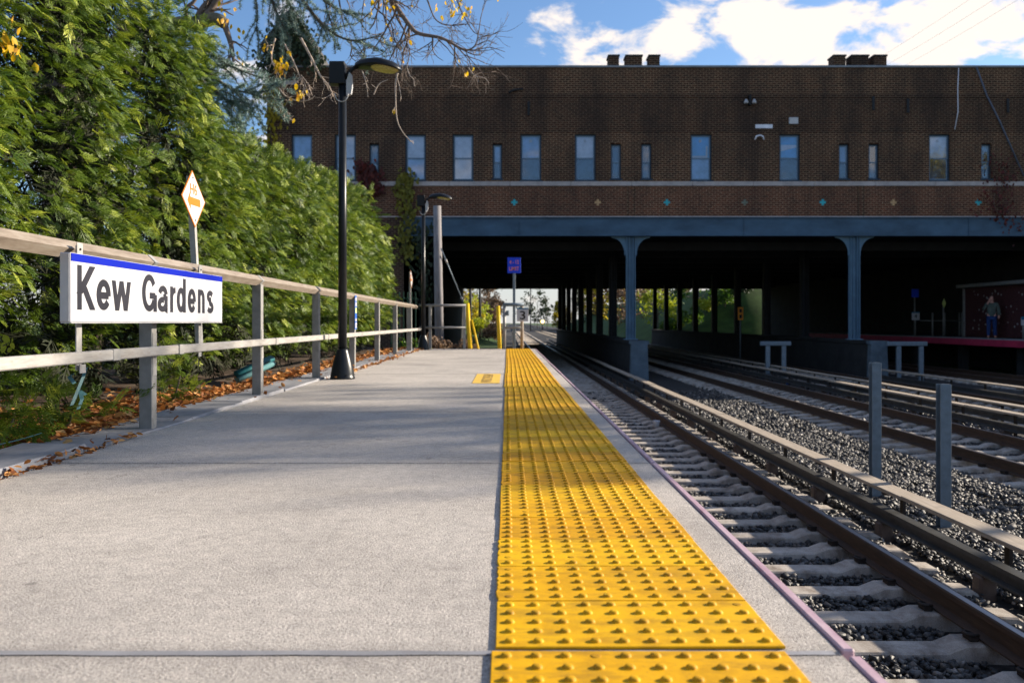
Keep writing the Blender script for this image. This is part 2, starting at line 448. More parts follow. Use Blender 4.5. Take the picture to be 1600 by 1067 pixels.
class MB:
    """collects shapes in place coordinates; build() links them as one mesh object"""
    def __init__(s): s.v, s.f, s.sm = [], [], []
    def add(s, vs, fs, smooth=False):
        k = len(s.v); s.v += [tuple(v) for v in vs]
        s.f += [tuple(i + k for i in f) for f in fs]; s.sm += [smooth] * len(fs)
        return s
    def box(s, x0, x1, y0, y1, z0, z1, bev=0.):
        if bev:
            vs = []
            for x, sx in ((x0, 1), (x1, -1)):
                for y, sy in ((y0, 1), (y1, -1)):
                    for z, sz in ((z0, 1), (z1, -1)):
                        vs += [(x, y + sy * bev, z + sz * bev), (x + sx * bev, y, z + sz * bev), (x + sx * bev, y + sy * bev, z)]
            import bmesh
            bm = bmesh.new()
            for p in vs: bm.verts.new(p)
            bmesh.ops.convex_hull(bm, input=bm.verts)
            bm.verts.index_update()
            s.add([tuple(q.co) for q in bm.verts], [[q.index for q in f.verts] for f in bm.faces]); bm.free()
            return s
        return s.add([(x0, y0, z0), (x1, y0, z0), (x1, y1, z0), (x0, y1, z0), (x0, y0, z1), (x1, y0, z1), (x1, y1, z1), (x0, y1, z1)],
                     [(0, 3, 2, 1), (4, 5, 6, 7), (0, 1, 5, 4), (1, 2, 6, 5), (2, 3, 7, 6), (3, 0, 4, 7)])
    def tube(s, pts, rad, k=8, smooth=True, cap=True):
        pts = [Vector(p) for p in pts]
        if not hasattr(rad, '__len__'): rad = [rad] * len(pts)
        vs, fs = [], []
        up = None
        for i, p in enumerate(pts):
            d = (pts[min(i + 1, len(pts) - 1)] - pts[max(i - 1, 0)])
            if d.length < 1e-9: d = Vector((0, 0, 1))
            d.normalize()
            if up is None:
                up = Vector((0, 0, 1)) if abs(d.z) < .9 else Vector((1, 0, 0))
            a = d.cross(up)
            if a.length < 1e-6: a = d.orthogonal()
            a.normalize(); c = a.cross(d); up = c
            for j in range(k):
                t = 2 * math.pi * j / k
                vs.append(p + (a * math.cos(t) + c * math.sin(t)) * rad[i])
        for i in range(len(pts) - 1):
            for j in range(k):
                fs.append((i * k + j, i * k + (j + 1) % k, (i + 1) * k + (j + 1) % k, (i + 1) * k + j))
        s.add(vs, fs, smooth)
        if cap:
            s.f.append(tuple(len(s.v) - len(vs) + j for j in reversed(range(k)))); s.sm.append(False)
            s.f.append(tuple(len(s.v) - k + j for j in range(k))); s.sm.append(False)
        return s
    def lathe(s, cx, cy, prof, k=24):
        vs, fs = [], []
        for (r, z) in prof:
            for j in range(k):
                t = 2 * math.pi * j / k; vs.append((cx + r * math.cos(t), cy + r * math.sin(t), z))
        for i in range(len(prof) - 1):
            for j in range(k):
                fs.append((i * k + j, i * k + (j + 1) % k, (i + 1) * k + (j + 1) % k, (i + 1) * k + j))
        fs.append(tuple(reversed(range(k)))); fs.append(tuple((len(prof) - 1) * k + j for j in range(k)))
        return s.add(vs, fs, True)
    def prism(s, poly, axis, a, b_):
        """poly in the two other axes, pushed along axis from a to b_"""
        n_ = len(poly)
        def mk(p, t): return {'x': (t, p[0], p[1]), 'y': (p[0], t, p[1]), 'z': (p[0], p[1], t)}[axis]
        vs = [mk(p, a) for p in poly] + [mk(p, b_) for p in poly]
        fs = [tuple(range(n_)), tuple(reversed(range(n_, 2 * n_)))] + [(i, i + n_, (i + 1) % n_ + n_, (i + 1) % n_) for i in range(n_)]
        return s.add(vs, fs)
    def mesh(s, name, mat, origin=Vector((0, 0, 0))):
        me = bpy.data.meshes.new(name)
        me.from_pydata([(v[0] - origin[0], v[1] - origin[1], v[2] - origin[2]) for v in s.v], [], s.f)
        me.polygons.foreach_set('use_smooth', s.sm)
        import bmesh
        bm = bmesh.new(); bm.from_mesh(me); bmesh.ops.recalc_face_normals(bm, faces=bm.faces); bm.to_mesh(me); bm.free()
        me.materials.append(MATS[mat])
        return me
    def build(s, name, mat, parent=None, label=None, cat=None, group=None, kind=None, base=None):
        if parent is None and base is not None: org = Vector(base)
        elif parent is not None: org = wloc(parent)
        else: org = Vector((0, 0, 0))
        o = bpy.data.objects.new(name, s.mesh(name, mat, org))
        if parent is None: o.location = org
        put(o, parent); tag(o, label, cat, group, kind)
        return o

def tag(o, label=None, cat=None, group=None, kind=None):
    if label: o['label'] = label
    if cat: o['category'] = cat
    if group: o['group'] = group
    if kind: o['kind'] = kind
    return o

def thing(name, loc, label, cat, group=None):
    o = bpy.data.objects.new(name, None); o.empty_display_size = .2
    o.location = loc; put(o); return tag(o, label, cat, group)

def np_mesh(name, V, F, mat, attr=None, smooth=False):
    V = np.asarray(V, np.float32); F = np.asarray(F, np.int32)
    me = bpy.data.meshes.new(name)
    me.vertices.add(len(V)); me.vertices.foreach_set('co', V.ravel())
    me.loops.add(F.size); me.loops.foreach_set('vertex_index', F.ravel())
    me.polygons.add(len(F)); me.polygons.foreach_set('loop_start', np.arange(0, F.size, F.shape[1], dtype=np.int32))
    if smooth: me.polygons.foreach_set('use_smooth', np.ones(len(F), bool))
    me.update(calc_edges=True)
    if attr is not None:
        a = me.attributes.new('tint', 'FLOAT', 'POINT'); a.data.foreach_set('value', np.asarray(attr, np.float32))
    me.materials.append(MATS[mat])
    return me

def frames(axis, nrm):
    axis = axis / np.linalg.norm(axis, axis=1, keepdims=True)
    side = np.cross(axis, nrm); side /= np.linalg.norm(side, axis=1, keepdims=True) + 1e-9
    nn = np.cross(side, axis)
    return np.stack([side, axis, nn], axis=2)

def scatter(TV, TF, pos, rot, scl, tint=None):
    """copies of one small shape, all in one pair of arrays"""
    n_ = len(pos); scl = np.asarray(scl)
    sv = TV[None] * (scl[:, None, None] if scl.ndim == 1 else scl[:, None, :])
    V = np.einsum('nij,nkj->nki', rot, sv) + pos[:, None]
    F = TF[None] + (np.arange(n_) * len(TV))[:, None, None]
    t = None if tint is None else np.repeat(tint, len(TV))
    return V.reshape(-1, 3), F.reshape(-1, TF.shape[1]), t

def rand_dirs(k, g=rng):
    d = g.normal(size=(k, 3)); return d / np.linalg.norm(d, axis=1, keepdims=True)

def np_obj(name, me, parent=None, base=None, **kw):
    o = bpy.data.objects.new(name, me)
    if base is not None: o.location = base
    put(o, parent); return tag(o, **kw)

def text_mesh(body, cap, mat, width=None, bold=0.0, depth=.002, lsp=1.0):
    cu = bpy.data.curves.new('lettering', 'FONT')
    cu.body = body; cu.size = cap / .727; cu.offset = bold; cu.extrude = depth / 2
    cu.align_x = 'CENTER'; cu.align_y = 'CENTER'; cu.space_line = lsp
    o = bpy.data.objects.new('lettering', cu); COL.objects.link(o)
    dg = bpy.context.evaluated_depsgraph_get(); dg.update()
    me = bpy.data.meshes.new_from_object(o.evaluated_get(dg))
    bpy.data.objects.remove(o); bpy.data.curves.remove(cu)
    co = np.empty(len(me.vertices) * 3, np.float32); me.vertices.foreach_get('co', co); co = co.reshape(-1, 3)
    co[:, :2] -= (co[:, :2].max(0) + co[:, :2].min(0)) / 2
    if width: co[:, 0] *= width / (co[:, 0].max() - co[:, 0].min())
    me.vertices.foreach_set('co', co.ravel()); me.update()
    me.materials.clear(); me.materials.append(MATS[mat])
    return me
FACE_CAM = Matrix(((1, 0, 0), (0, 0, -1), (0, 1, 0)))      # lettering that faces -y
FACE_TRACK = Matrix(((0, 0, 1), (1, 0, 0), (0, 1, 0)))     # lettering that faces +x

def lettering(parent, me, centre, rot=FACE_CAM, name='lettering', label=None):
    o = bpy.data.objects.new(name, me); put(o, parent)
    o.location = Vector(centre) - wloc(parent); o.rotation_euler = rot.to_euler()
    if label: o['label'] = label
    return o

# =================================================================== THE SETTING
ZB = -1.44                                   # top of the ballast
EDGE = 0.70                                  # platform edge
W = .02559                                   # metres per photo pixel at the facade
YF = 34.7                                    # distance of the facade
def fx(px): return (px - VX) * W
def fz(py): return EYE + (VY - py) * W

MB().add([(-400, -80, -1.62), (400, -80, -1.62), (400, 1500, -1.62), (-400, 1500, -1.62)], [(0, 1, 2, 3)]).build('ground', 'grass_ground', kind='structure')

def heightfield(name, xs, ys, fn, mat, **kw):
    V = [(x, y, fn(x, y)) for y in ys for x in xs]
    nx = len(xs)
    F = [(j * nx + i, j * nx + i + 1, (j + 1) * nx + i + 1, (j + 1) * nx + i) for j in range(len(ys) - 1) for i in range(nx - 1)]
    me = np_mesh(name, V, F, mat, smooth=True)
    return np_obj(name, me, **kw)
def nz(x, y, s, a): return a * mnoise.noise(Vector((x * s, y * s, 3.7)))

# ballast bed under all tracks
heightfield('ballast_bed', np.linspace(-.4, 19.5, 100), np.concatenate([np.linspace(-3, 30, 150), np.linspace(31, 90, 60), np.linspace(100, 900, 40)]),
            lambda x, y: ZB - .062 + nz(x, y, 1.1, .03) + nz(x, y, 5, .008), 'ballast_bed', kind='structure')
# soil bank on the hedge side, falling away beyond the platform's end
def bank(x, y):
    z = -.035 + nz(x, y, 1.2, .02) + max(0, -2.9 - x) * .03
    if y > 22.2: z -= min(1, (y - 22.2) / 3.0) * (.35 if x < -1.5 else 1.3)
    if x > -2.0 and y > 22.2: z -= (x + 2.0) * .25
    return z
heightfield('soil_bank', np.concatenate([np.linspace(-40, -6, 18), np.linspace(-5.5, -2.18, 34)]), np.concatenate([np.linspace(-6, 22.3, 140), np.linspace(22.6, 34.6, 40)]), bank, 'soil', kind='structure')
heightfield('soil_slope', np.linspace(-2.4, .9, 26), np.linspace(22.45, 34.6, 50),
            lambda x, y: -.30 - (y - 22.4) * .035 - max(0, x + 1.6) * .50 + nz(x, y, 1.3, .10), 'soil', kind='structure')
heightfield('far_bank', np.linspace(-30, .6, 30), np.linspace(83, 300, 40),
            lambda x, y: -1.7 + min(1, (y - 83) / 6) * (max(0, -x - .2) * .30 + nz(x, y, .3, .25)), 'grass_ground', kind='structure')
heightfield('far_slope', np.linspace(13.5, 60, 40), np.linspace(83.2, 240, 40),
            lambda x, y: -1.7 + min(1, (y - 83.2) / 9) * (min(6.5, max(0, x - 14.2) * .62) + nz(x, y, .3, .2)), 'grass_ground', kind='structure')

# ------------------------------------------------------------------ platform
PL_X0, PL_Y0, PL_Y1 = -2.22, -3.06, 22.3
platform = MB().box(PL_X0 + .10, EDGE - .14, PL_Y0, PL_Y1 - .05, -1.6, -.205).build('platform', 'dark_concrete', kind='structure')
J0, JP = 1.807, 2.4352
joints = [PL_Y0] + [J0 + JP * k for k in range(-1, 9)] + [PL_Y1]
joints = [j for j in joints if j < PL_Y1 - .4] + [PL_Y1]
for a, b_ in zip(joints[:-1], joints[1:]):
    if b_ - a < .3: continue
    MB().box(PL_X0, EDGE, a + .005, b_ - .005, -.2, 0, .006).build('slab', 'concrete_slab', platform)
    MB().box(EDGE + .001, EDGE + .028, a + .010, b_ - .014 - rnd.random() * .01, -.085, .004 + rnd.random() * .004, .004).build('edge_strip', 'edge_pink', platform)
# joint filler that has been smeared across the nearest joint
for y in (1.807,):
    vs = []; k = 40
    for i in range(k + 1):
        x = PL_X0 + .1 + (EDGE - .02 - PL_X0 - .1) * i / k
        vs += [(x, y - .010 - .005 * rnd.random(), .0022), (x, y + .008 + .006 * rnd.random(), .0022)]
    MB().add(vs, [(2 * i, 2 * i + 2, 2 * i + 3, 2 * i + 1) for i in range(k)]).build('joint_filler', 'coping_slate', platform)

# tactile tiles: ten by five domes each, some domes broken off, chipped along the back edge
TW, TL, TP = .612, .2985, .302
def tile_mesh(seed, worn):
    r_ = random.Random(seed)
    mb = MB()
    kx = 26
    top = .006
    left = [(-.5 * TW + (0 if not worn else -.003 + .009 * r_.random() ** 2), -TL / 2 + TL * i / 16) for i in range(17)]
    right = [(.5 * TW - .002 * r_.random(), TL / 2 - TL * i / 6) for i in range(7)]
    poly = left + right
    n_ = len(poly)
    cx = [(p[0] * .994, p[1] * .985) for p in poly]
    mb.add([(p[0], p[1], 0) for p in poly] + [(p[0], p[1], top - .0012) for p in poly] + [(p[0], p[1], top) for p in cx],
           [(i, (i + 1) % n_, n_ + (i + 1) % n_, n_ + i) for i in range(n_)] + [(n_ + i, n_ + (i + 1) % n_, 2 * n_ + (i + 1) % n_, 2 * n_ + i) for i in range(n_)] + [tuple(range(2 * n_, 3 * n_))])
    for i in range(10):
        for j in range(5):
            pr = .30 if (i == 0 and worn) else .05 if i == 9 else .012
            cxx, cyy = -.5 * TW + TW * (i + .5) / 10, -TL / 2 + TL * (j + .5) / 5
            h = .0068
            if r_.random() < pr: h = .0016
            prof = [(.0122, 0.), (.0110, h * .55), (.0085, h * .90), (.0050, h)]
            vs, fs = [], []
            for (rr, zz) in prof:
                for t in range(12):
                    a = 2 * math.pi * t / 12
                    vs.append((cxx + rr * math.cos(a), cyy + rr * math.sin(a), top - .0003 + zz))
            for q in range(3):
                for t in range(12):
                    fs.append((q * 12 + t, q * 12 + (t + 1) % 12, q * 12 + 12 + (t + 1) % 12, q * 12 + 12 + t))
            fs.append(tuple(36 + t for t in range(12)))
            mb.add(vs, fs, True)
    me = mb.mesh('tactile_tile', 'tactile_yellow')
    a = me.attributes.new('tint', 'FLOAT', 'POINT')
    for i, v_ in enumerate(me.vertices): a.data[i].value = .75 if v_.co.z > top + .0002 and v_.co.z < top + .0055 else (.35 if v_.co.z >= top + .0055 else 0.)  # painted dome shade: strongest on the flanks, weaker on the tops
    return me
tiles = [tile_mesh(s, s % 2 == 0) for s in range(8)]
for a, b_ in zip(joints[:-1], joints[1:]):
    if b_ - a < .3: continue
    shift = rnd.uniform(-.006, .006)
    k = int((b_ - a - .01) / TP)
    for i in range(k):
        yc = a + .020 + TP * (i + .5)
        if b_ > PL_Y1 - .1 and i == k - 1: pass
        o = bpy.data.objects.new('tactile_tile', rnd.choice(tiles)); put(o, platform)
        o.location = (.276 + shift + rnd.uniform(-.0015, .0015), yc, .0008 + rnd.random() * .0012)
        o.rotation_euler = (rnd.uniform(-.002, .002), rnd.uniform(-.002, .002), rnd.uniform(-.003, .003))
# slate coping along the hedge, uneven
y = -2.0
i = 0
while y < 22.2:
    L = rnd.uniform(1.15, 1.55)
    if y < 4.55 < y + L + .3: L = 4.62 - y
    L = min(L, 22.25 - y)
    near = y + L < 4.7
    w0, w1 = -2.57 - rnd.uniform(0, .03), PL_X0 - .006 + (rnd.uniform(-.015, .0))
    zt = .012 + rnd.random() * .012 + (.025 if near else 0)
    mb = MB(); k = 14
    vs, fs = [], []
    for q in range(k + 1):
        yy = y + (L - .012) * q / k
        jx, jw = .010 * mnoise.noise(Vector((yy * 3.1, 1.3, i))), .02 * mnoise.noise(Vector((yy * 2.3, 5.3, i)))
        zz = zt + .006 * mnoise.noise(Vector((yy * 2, 9.1, i)))
        x_in, x_out = w1 + jx * (1 if jx < 0 else .3), w0 + jw
        vs += [(x_out, yy, -.06), (x_out, yy, zz + .004), (x_in - .006, yy, zz), (x_in, yy, zz - .008), (x_in, yy, -.06)]
    for q in range(k):
        for t in range(4): fs.append((q * 5 + t, q * 5 + t + 1, q * 5 + 6 + t, q * 5 + 5 + t))
    fs += [(0, 1, 2, 3, 4), tuple(k * 5 + t for t in (4, 3, 2, 1, 0))]
    mb.add(vs, fs).build('coping_stone', 'coping_slate', platform)
    y += L; i += 1

# ------------------------------------------------------------------ tracks
RAIL_POLY = [(-.07, 0), (.07, 0), (.07, .012), (.012, .03), (.010, .118), (.036, .128), (.037, .160), (.030, .168), (-.030, .168), (-.037, .160), (-.036, .128), (-.010, .118), (-.012, .03), (-.07, .012)]
ZR = -1.22                                   # top of rail
def sleeper_mesh():
    """concrete tie: low in the middle, rising to the rail seats"""
    xs = [-1.32, -1.26, -1.02, -.92, -.56, -.44, .44, .56, .92, 1.02, 1.26, 1.32]
    zs = [-.05, -.012, .0, .012, .012, -.035, -.035, .012, .012, .0, -.012, -.05]
    vs, fs = [], []
    for x, z in zip(xs, zs):
        vs += [(x, -.145, -.2), (x, -.115, z - .012), (x, -.10, z), (x, .10, z), (x, .115, z - .012), (x, .145, -.2)]
    for i in range(len(xs) - 1):
        for t in range(5): fs.append((i * 6 + t, i * 6 + t + 1, i * 6 + 7 + t, i * 6 + 6 + t))
    fs += [tuple(range(6)), tuple(reversed(range((len(xs) - 1) * 6, len(xs) * 6)))]
    return MB().add(vs, fs).mesh('sleeper', 'sleeper_concrete')
SLEEPER = sleeper_mesh()
def clip_mesh():
    mb = MB().box(.075, .14, -.05, .05, .012, .048, .006)
    mb.tube([(.085, -.045, .04), (.12, -.055, .05), (.145, -.03, .055), (.145, .03, .055), (.12, .05, .055), (.075, .035, .05)], .011, 6)
    return mb.mesh('clip', 'clip_iron')
CLIP = clip_mesh()
def track(cx, y0, n_sl, y_far, label):
    base = (cx, y0, ZR - .168)
    t = MB().box(cx - .02, cx + .02, y0, y0 + .01, ZR - .5, ZR - .45)
    t = thing('railway_track', base, label, 'railway track')
    for s in (-1, 1):
        xr = cx + s * .7525
        MB().prism([(xr + p[0], ZR - .168 + p[1]) for p in RAIL_POLY], 'y', y0, y_far).build('rail', 'rail_steel', t)
        MB().box(xr - .026, xr + .020, y0, y_far, ZR - .002, ZR + .0012).build('running_surface', 'rail_top', t)
    k_end = n_sl
    for k in range(n_sl):
        yy = y0 + .3 + .6 * k
        o = bpy.data.objects.new('sleeper', SLEEPER); put(o, t)
        o.location = (rnd.uniform(-.012, .012), yy - y0 + rnd.uniform(-.015, .015), -.018 + rnd.uniform(-.004, .004)); o.rotation_euler.z = rnd.uniform(-.008, .008)
        if yy < 14:
            for s in (-1, 1):
                for q in (0, math.pi):
                    c = bpy.data.objects.new('clip', CLIP); put(c, o); c.location = (s * .7525, 0, 0); c.rotation_euler.z = q
    ys = np.arange(y0 + .3 + .6 * n_sl, min(y_far, 200), .6)
    TVs = np.array([(x, y_, z) for x in (-1.3, 1.3) for y_ in (-.12, .12) for z in (-.1, 0.)], np.float32)
    TFs = np.array([(1, 3, 7, 5), (0, 1, 5, 4), (2, 3, 7, 6), (0, 1, 3, 2), (4, 5, 7, 6)], np.int32)
    pos = np.stack([np.zeros(len(ys)), ys - y0, np.full(len(ys), -.02)], 1)
    V, F, _ = scatter(TVs, TFs, pos, np.repeat(np.eye(3)[None], len(ys), 0), np.ones(len(ys)))
    np_obj('far_sleepers', np_mesh('far_sleepers', V, F, 'sleeper_concrete'), t, kind='stuff')
    return t
T1, T2, T3, T4 = 2.40, 7.68, 11.60, 17.6
track(T1, 1.2, 80, 700, 'railway track running right beside the near platform edge')
track(T2, 8.0, 60, 700, 'second railway track from the near platform, before the middle columns')
track(T3, 15.0, 45, 700, 'third railway track, just before the right-hand row of blue columns')
track(T4, 24.0, 25, 300, 'farthest railway track, beside the red-edged opposite platform')

def third_rail(x, y0, y1, label, side):
    """power rail on insulators under a plank cover"""
    t = thing('third_rail', (x, y0, ZB), label, 'third rail')
    MB().prism([(x - .06 + a, ZR - .075 + c) for a, c in ((-.055, 0), (.055, 0), (.055, .015), (.012, .03), (.012, .085), (.05, .10), (.05, .135), (-.05, .135), (-.05, .10), (-.012, .085), (-.012, .03), (-.055, .015))], 'y', y0, y1).build('power_rail', 'third_rail_steel', t)
    yy = y0; L0 = 3.66
    while yy < y1:
        e = min(yy + L0, y1)
        dz = rnd.uniform(-.006, .006); dx = rnd.uniform(-.008, .008)
        MB().box(x - .10 + dx, x + .10 + dx, yy + .004, e - .004, ZR + .225 + dz, ZR + .262 + dz, .004).build('cover_board', 'board_wood', t)
        if yy < 40:
            for q in (.45, 2.28):
                if yy + q < e:
                    MB().box(x + .115, x + .145, yy + q - .035, yy + q + .035, ZB - .1, ZR + .19).box(x - .07, x + .145, yy + q - .035, yy + q + .035, ZR + .19, ZR + .218).build('bracket', 'clip_iron', t)
                    MB().box(x - .13, x + .01, yy + q - .07, yy + q + .07, ZB - .12, ZR - .077, .02).build('insulator', 'insulator', t)
        yy = e
    return t
third_rail(3.82, .9, 84, 'third rail under tan cover boards beside the nearest track', 1)
third_rail(9.20, 10, 84, 'third rail with pale cover boards, nearer of the middle pair', 1)
third_rail(10.10, 12, 84, 'third rail with pale cover boards, farther of the middle pair', 1)
third_rail(13.05, 18, 31, 'short third rail with cover boards ahead of the right-hand pier', 1)

# ballast stones
def rock_template(seed):
    g = np.random.default_rng(seed)
    base = np.array([(x, y, z) for x in (-1, 1) for y in (-1, 1) for z in (-1, 1)], np.float64)
    V = base * g.uniform(.35, 1.0, (8, 3)) * np.array([1.0, .8, .62])
    F = np.array([(0, 1, 3, 2), (4, 6, 7, 5), (0, 4, 5, 1), (2, 3, 7, 6), (0, 2, 6, 4), (1, 5, 7, 3)], np.int32)
    return V, F
def rocks(x0, x1, y0, y1, dens, size, seed):
    g = np.random.default_rng(seed)
    k = int((x1 - x0) * (y1 - y0) * dens)
    x = g.uniform(x0, x1, k); y = g.uniform(y0, y1, k)
    keep = (x < .66 * y + 1.2)
    dz = np.zeros(k)
    for cx, ys in ((T1, 1.5), (T2, 8.3)):
        u = np.abs((y - ys + .3) % .6 - .3)
        inside = (np.abs(x - cx) < 1.30)
        gauge = np.abs(np.abs(x - cx) - .7525)
        buried = (np.abs(x - cx) > 1.13) & (g.random(k) < .45)
        keep &= ~(inside & (u < .135) & ~buried)
        keep &= ~(inside & (gauge < .10))
        dz -= np.where(inside & (np.abs(x - cx) < .75), .012, 0)
        dz += np.where((np.abs(x - cx) > 1.28) & (np.abs(x - cx) < 1.8), .02, 0)
    keep &= ~((np.abs(x - 3.76) < .07))
    x, y, dz = x[keep], y[keep], dz[keep]; k = len(x)
    wav = np.array([mnoise.noise(Vector((a * 1.1, b_ * 1.1, 3.7))) * .03 for a, b_ in zip(x, y)])
    z = ZB - .035 + wav + dz + g.uniform(-.010, .022, k)
    pos = np.stack([x, y, z], 1)
    ax = rand_dirs(k, g) * np.array([1, 1, .45]); nr = np.array([0, 0, 1.]) + .7 * rand_dirs(k, g)
    rot = frames(ax, nr)
    scl = size * g.lognormal(0, .28, k)
    Vs, Fs, off = [], [], 0
    for t in range(6):
        sel = np.arange(k) % 6 == t
        TV, TF = rock_template(100 + t)
        V, F, _ = scatter(TV, TF, pos[sel], rot[sel], scl[sel])
        Vs.append(V); Fs.append(F + off); off += len(V)
    return np.concatenate(Vs), np.concatenate(Fs)
parts = [rocks(.6, 6.3, 2.0, 9.5, 800, .0235, 1), rocks(.6, 6.5, 9.5, 17, 560, .027, 2), rocks(.6, 6.6, 17, 27, 210, .036, 3), rocks(6.3, 9.6, 7.5, 17, 560, .027, 4), rocks(6.4, 12.5, 17, 29, 170, .038, 5)]
off = 0; Vs, Fs = [], []
for V, F in parts: Vs.append(V); Fs.append(F + off); off += len(V)
np_obj('ballast_stones', np_mesh('ballast_stones', np.concatenate(Vs), np.concatenate(Fs), 'ballast_stone'), label='loose grey crushed stone ballast between and beside the tracks', cat='ballast', kind='stuff')

# ------------------------------------------------------------------ overpass (deck, girder, columns, walls)
ov = thing('overpass', (0, YF, ZB), 'steel and concrete overpass with blue girder spanning the tracks', 'overpass')
YE = 82.0
ZG0, ZG1 = fz(368), fz(340)
XL, XR_ = -4.15, 24.0
g_ = MB().box(XL, 60, YF - .02, YF + .25, ZG0, ZG1 - .02).build('girder', 'girder_blue', ov)
MB().box(XL, 60, YF - .12, YF + .3, ZG0 - .03, ZG0 - .002).build('girder_flange', 'girder_blue', ov)
MB().box(XL, 60, YF - .09, YF + .25, ZG1 - .018, ZG1 + .01).build('girder_flange', 'girder_blue', ov)
for k in range(9):
    xx = 4.95 + (k - 1) * 4.495 - .0
    if abs((xx - 4.95) % 8.99) < .1: continue
    MB().box(xx - .01, xx + .01, YF - .05, YF - .021, ZG0 + .002, ZG1 - .022).build('stiffener', 'girder_blue', ov)
MB().box(XL - .5, 60, YF + .26, YE, ZG0 + .02, ZG0 + .9).build('deck', 'dark_steel', ov)  # darkness of the ceiling is in the deck colour
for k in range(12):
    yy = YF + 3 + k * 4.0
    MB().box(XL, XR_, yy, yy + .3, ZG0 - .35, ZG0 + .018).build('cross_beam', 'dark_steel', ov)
MB().box(XL - 5.5, XL, YF + .02, YE - .1, -1.7, ZG0 + .02).build('abutment', 'dark_concrete', ov, label='sooty left abutment wall')  # wall colour darkened for the shade inside
MB().box(XR_, 60, YF + .02, YE - .1, -1.7, ZG0 + .0).build('abutment', 'dark_concrete', ov, label='sooty right abutment wall')
def h_column(x, y, z0, z1, mat, front):
    mb = MB()
    mb.box(x - .175, x - .15, y - .17, y + .17, z0, z1)
    mb.box(x + .15, x + .175, y - .17, y + .17, z0, z1)
    mb.box(x - .149, x + .149, y - .012, y + .012, z0, z1)
    mb.box(x - .095, x - .07, y - .16, y - .013, z0, z1)
    mb.box(x + .07, x + .095, y - .16, y - .013, z0, z1)
    mb.box(x - .27, x + .27, y - .22, y + .22, z0, z0 + .03)
    c = mb.build('column', mat, ov)
    if front:
        for s in (-1, 1):
            poly = [(x + s * .176, z1), (x + s * .78, z1), (x + s * .78, z1 - .05)]
            for q in range(1, 8):
                a = math.pi / 2 * q / 8
                poly.append((x + s * (.78 - .53 * math.sin(a)), z1 - .05 - .62 * (1 - math.cos(a))))
            poly += [(x + s * .25, z1 - .75), (x + s * .176, z1 - .75)]
            MB().prism(poly, 'y', y - .02, y + .02).build('bracket', mat, c)
            MB().prism([(x + s * .176, z1), (x + s * .80, z1), (x + s * .80, z1 - .012), (x + s * .176, z1 - .012)], 'y', y - .14, y - .021).build('bracket_plate', mat, c)
for cx in (4.95, 13.94, 22.93):
    for k in range(9):
        yy = YF + .2 + k * 5.9
        if cx > 20 and k > 0: continue
        h_column(cx, yy, -.02, ZG0 - .032 if k == 0 else ZG0 + .018, 'column_blue' if k == 0 else 'dark_steel', k == 0)  # inner columns near black: underpass shade put into their colour
for cx in (4.95, 13.94):
    # sloped crash wall that carries the columns
    y0, y1 = 32.55, YE
    prof = [(-.36, -1.7), (.36, -1.7), (.30, -.16), (.36, -.14), (.36, -.02), (-.36, -.02), (-.36, -.14), (-.30, -.16)]
    MB().prism([(cx + p[0], p[1]) for p in prof], 'y', y0 + .31, y1).build('crash_wall', 'dark_concrete', ov)  # long sides painted near black to stand for shade
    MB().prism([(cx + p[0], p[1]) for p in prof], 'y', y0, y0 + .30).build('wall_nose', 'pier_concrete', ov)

# ------------------------------------------------------------------ building over the tracks
bd = thing('brick_building', (0, YF, ZG1), 'long dark brick building with sash windows standing above the overpass', 'building')
X0, X1 = fx(417), 60.0
ZT = fz(106)
wins = []
for a, b_ in ((455, 488), (523, 556), (633, 665.5), (707, 740), (813, 846), (898, 931), (1079, 1112.5), (1218, 1250.5), (1452, 1485), (1640, 1673), (1760, 1793)):
    wins.append((fx(a), fx(b_), fz(282.5), fz(209.5), True))
for a, b_ in ((577, 592), (769.5, 784.5), (954.5, 970.5), (1002, 1018), (1311, 1327), (1357.5, 1373.5), (1533.5, 1549.5), (1700, 1715)):
    wins.append((fx(a), fx(b_), fz(280), fz(225), False))
Zs0 = ZG1 + .012
def wall_with_holes(name, x0, x1, z0, z1, y, holes, mat, depth):
    xs = sorted({x0, x1} | {h[0] for h in holes} | {h[1] for h in holes}); zs = sorted({z0, z1} | {h[2] for h in holes} | {h[3] for h in holes})
    mb = MB()
    for i in range(len(xs) - 1):
        for j in range(len(zs) - 1):
            mx_, mz = (xs[i] + xs[i + 1]) / 2, (zs[j] + zs[j + 1]) / 2
            if any(h[0] < mx_ < h[1] and h[2] < mz < h[3] for h in holes): continue
            mb.add([(xs[i], y, zs[j]), (xs[i + 1], y, zs[j]), (xs[i + 1], y, zs[j + 1]), (xs[i], y, zs[j + 1])], [(0, 1, 2, 3)])
    for h in holes:
        a, b_, c, d = h[:4]
        mb.add([(a, y, c), (b_, y, c), (b_, y, d), (a, y, d), (a, y + depth, c), (b_, y + depth, c), (b_, y + depth, d), (a, y + depth, d)],
               [(0, 4, 5, 1), (1, 5, 6, 2), (2, 6, 7, 3), (3, 7, 4, 0)])
    mb.add([(x0, y, z0), (x0, y + 11, z0), (x0, y + 11, z1), (x0, y, z1)], [(0, 1, 2, 3)])
    mb.add([(x1, y, z0), (x1, y + 11, z0), (x1, y + 11, z1), (x1, y, z1)], [(0, 1, 2, 3)])
    mb.add([(x0, y + 11, z0), (x1, y + 11, z0), (x1, y + 11, z1), (x0, y + 11, z1)], [(0, 1, 2, 3)])
    return mb.build(name, mat, bd)
zA, zB_, zC, zD = fz(291), fz(284), fz(207), fz(153)
wall_with_holes('wall', X0, X1, zB_, zC, YF, wins, 'brick_dark', .22)
MB().box(X0 + .001, X1, YF, YF + 10.9, Zs0, zA, 0).build('wall', 'brick_red', bd, label='redder brick band over the girder')
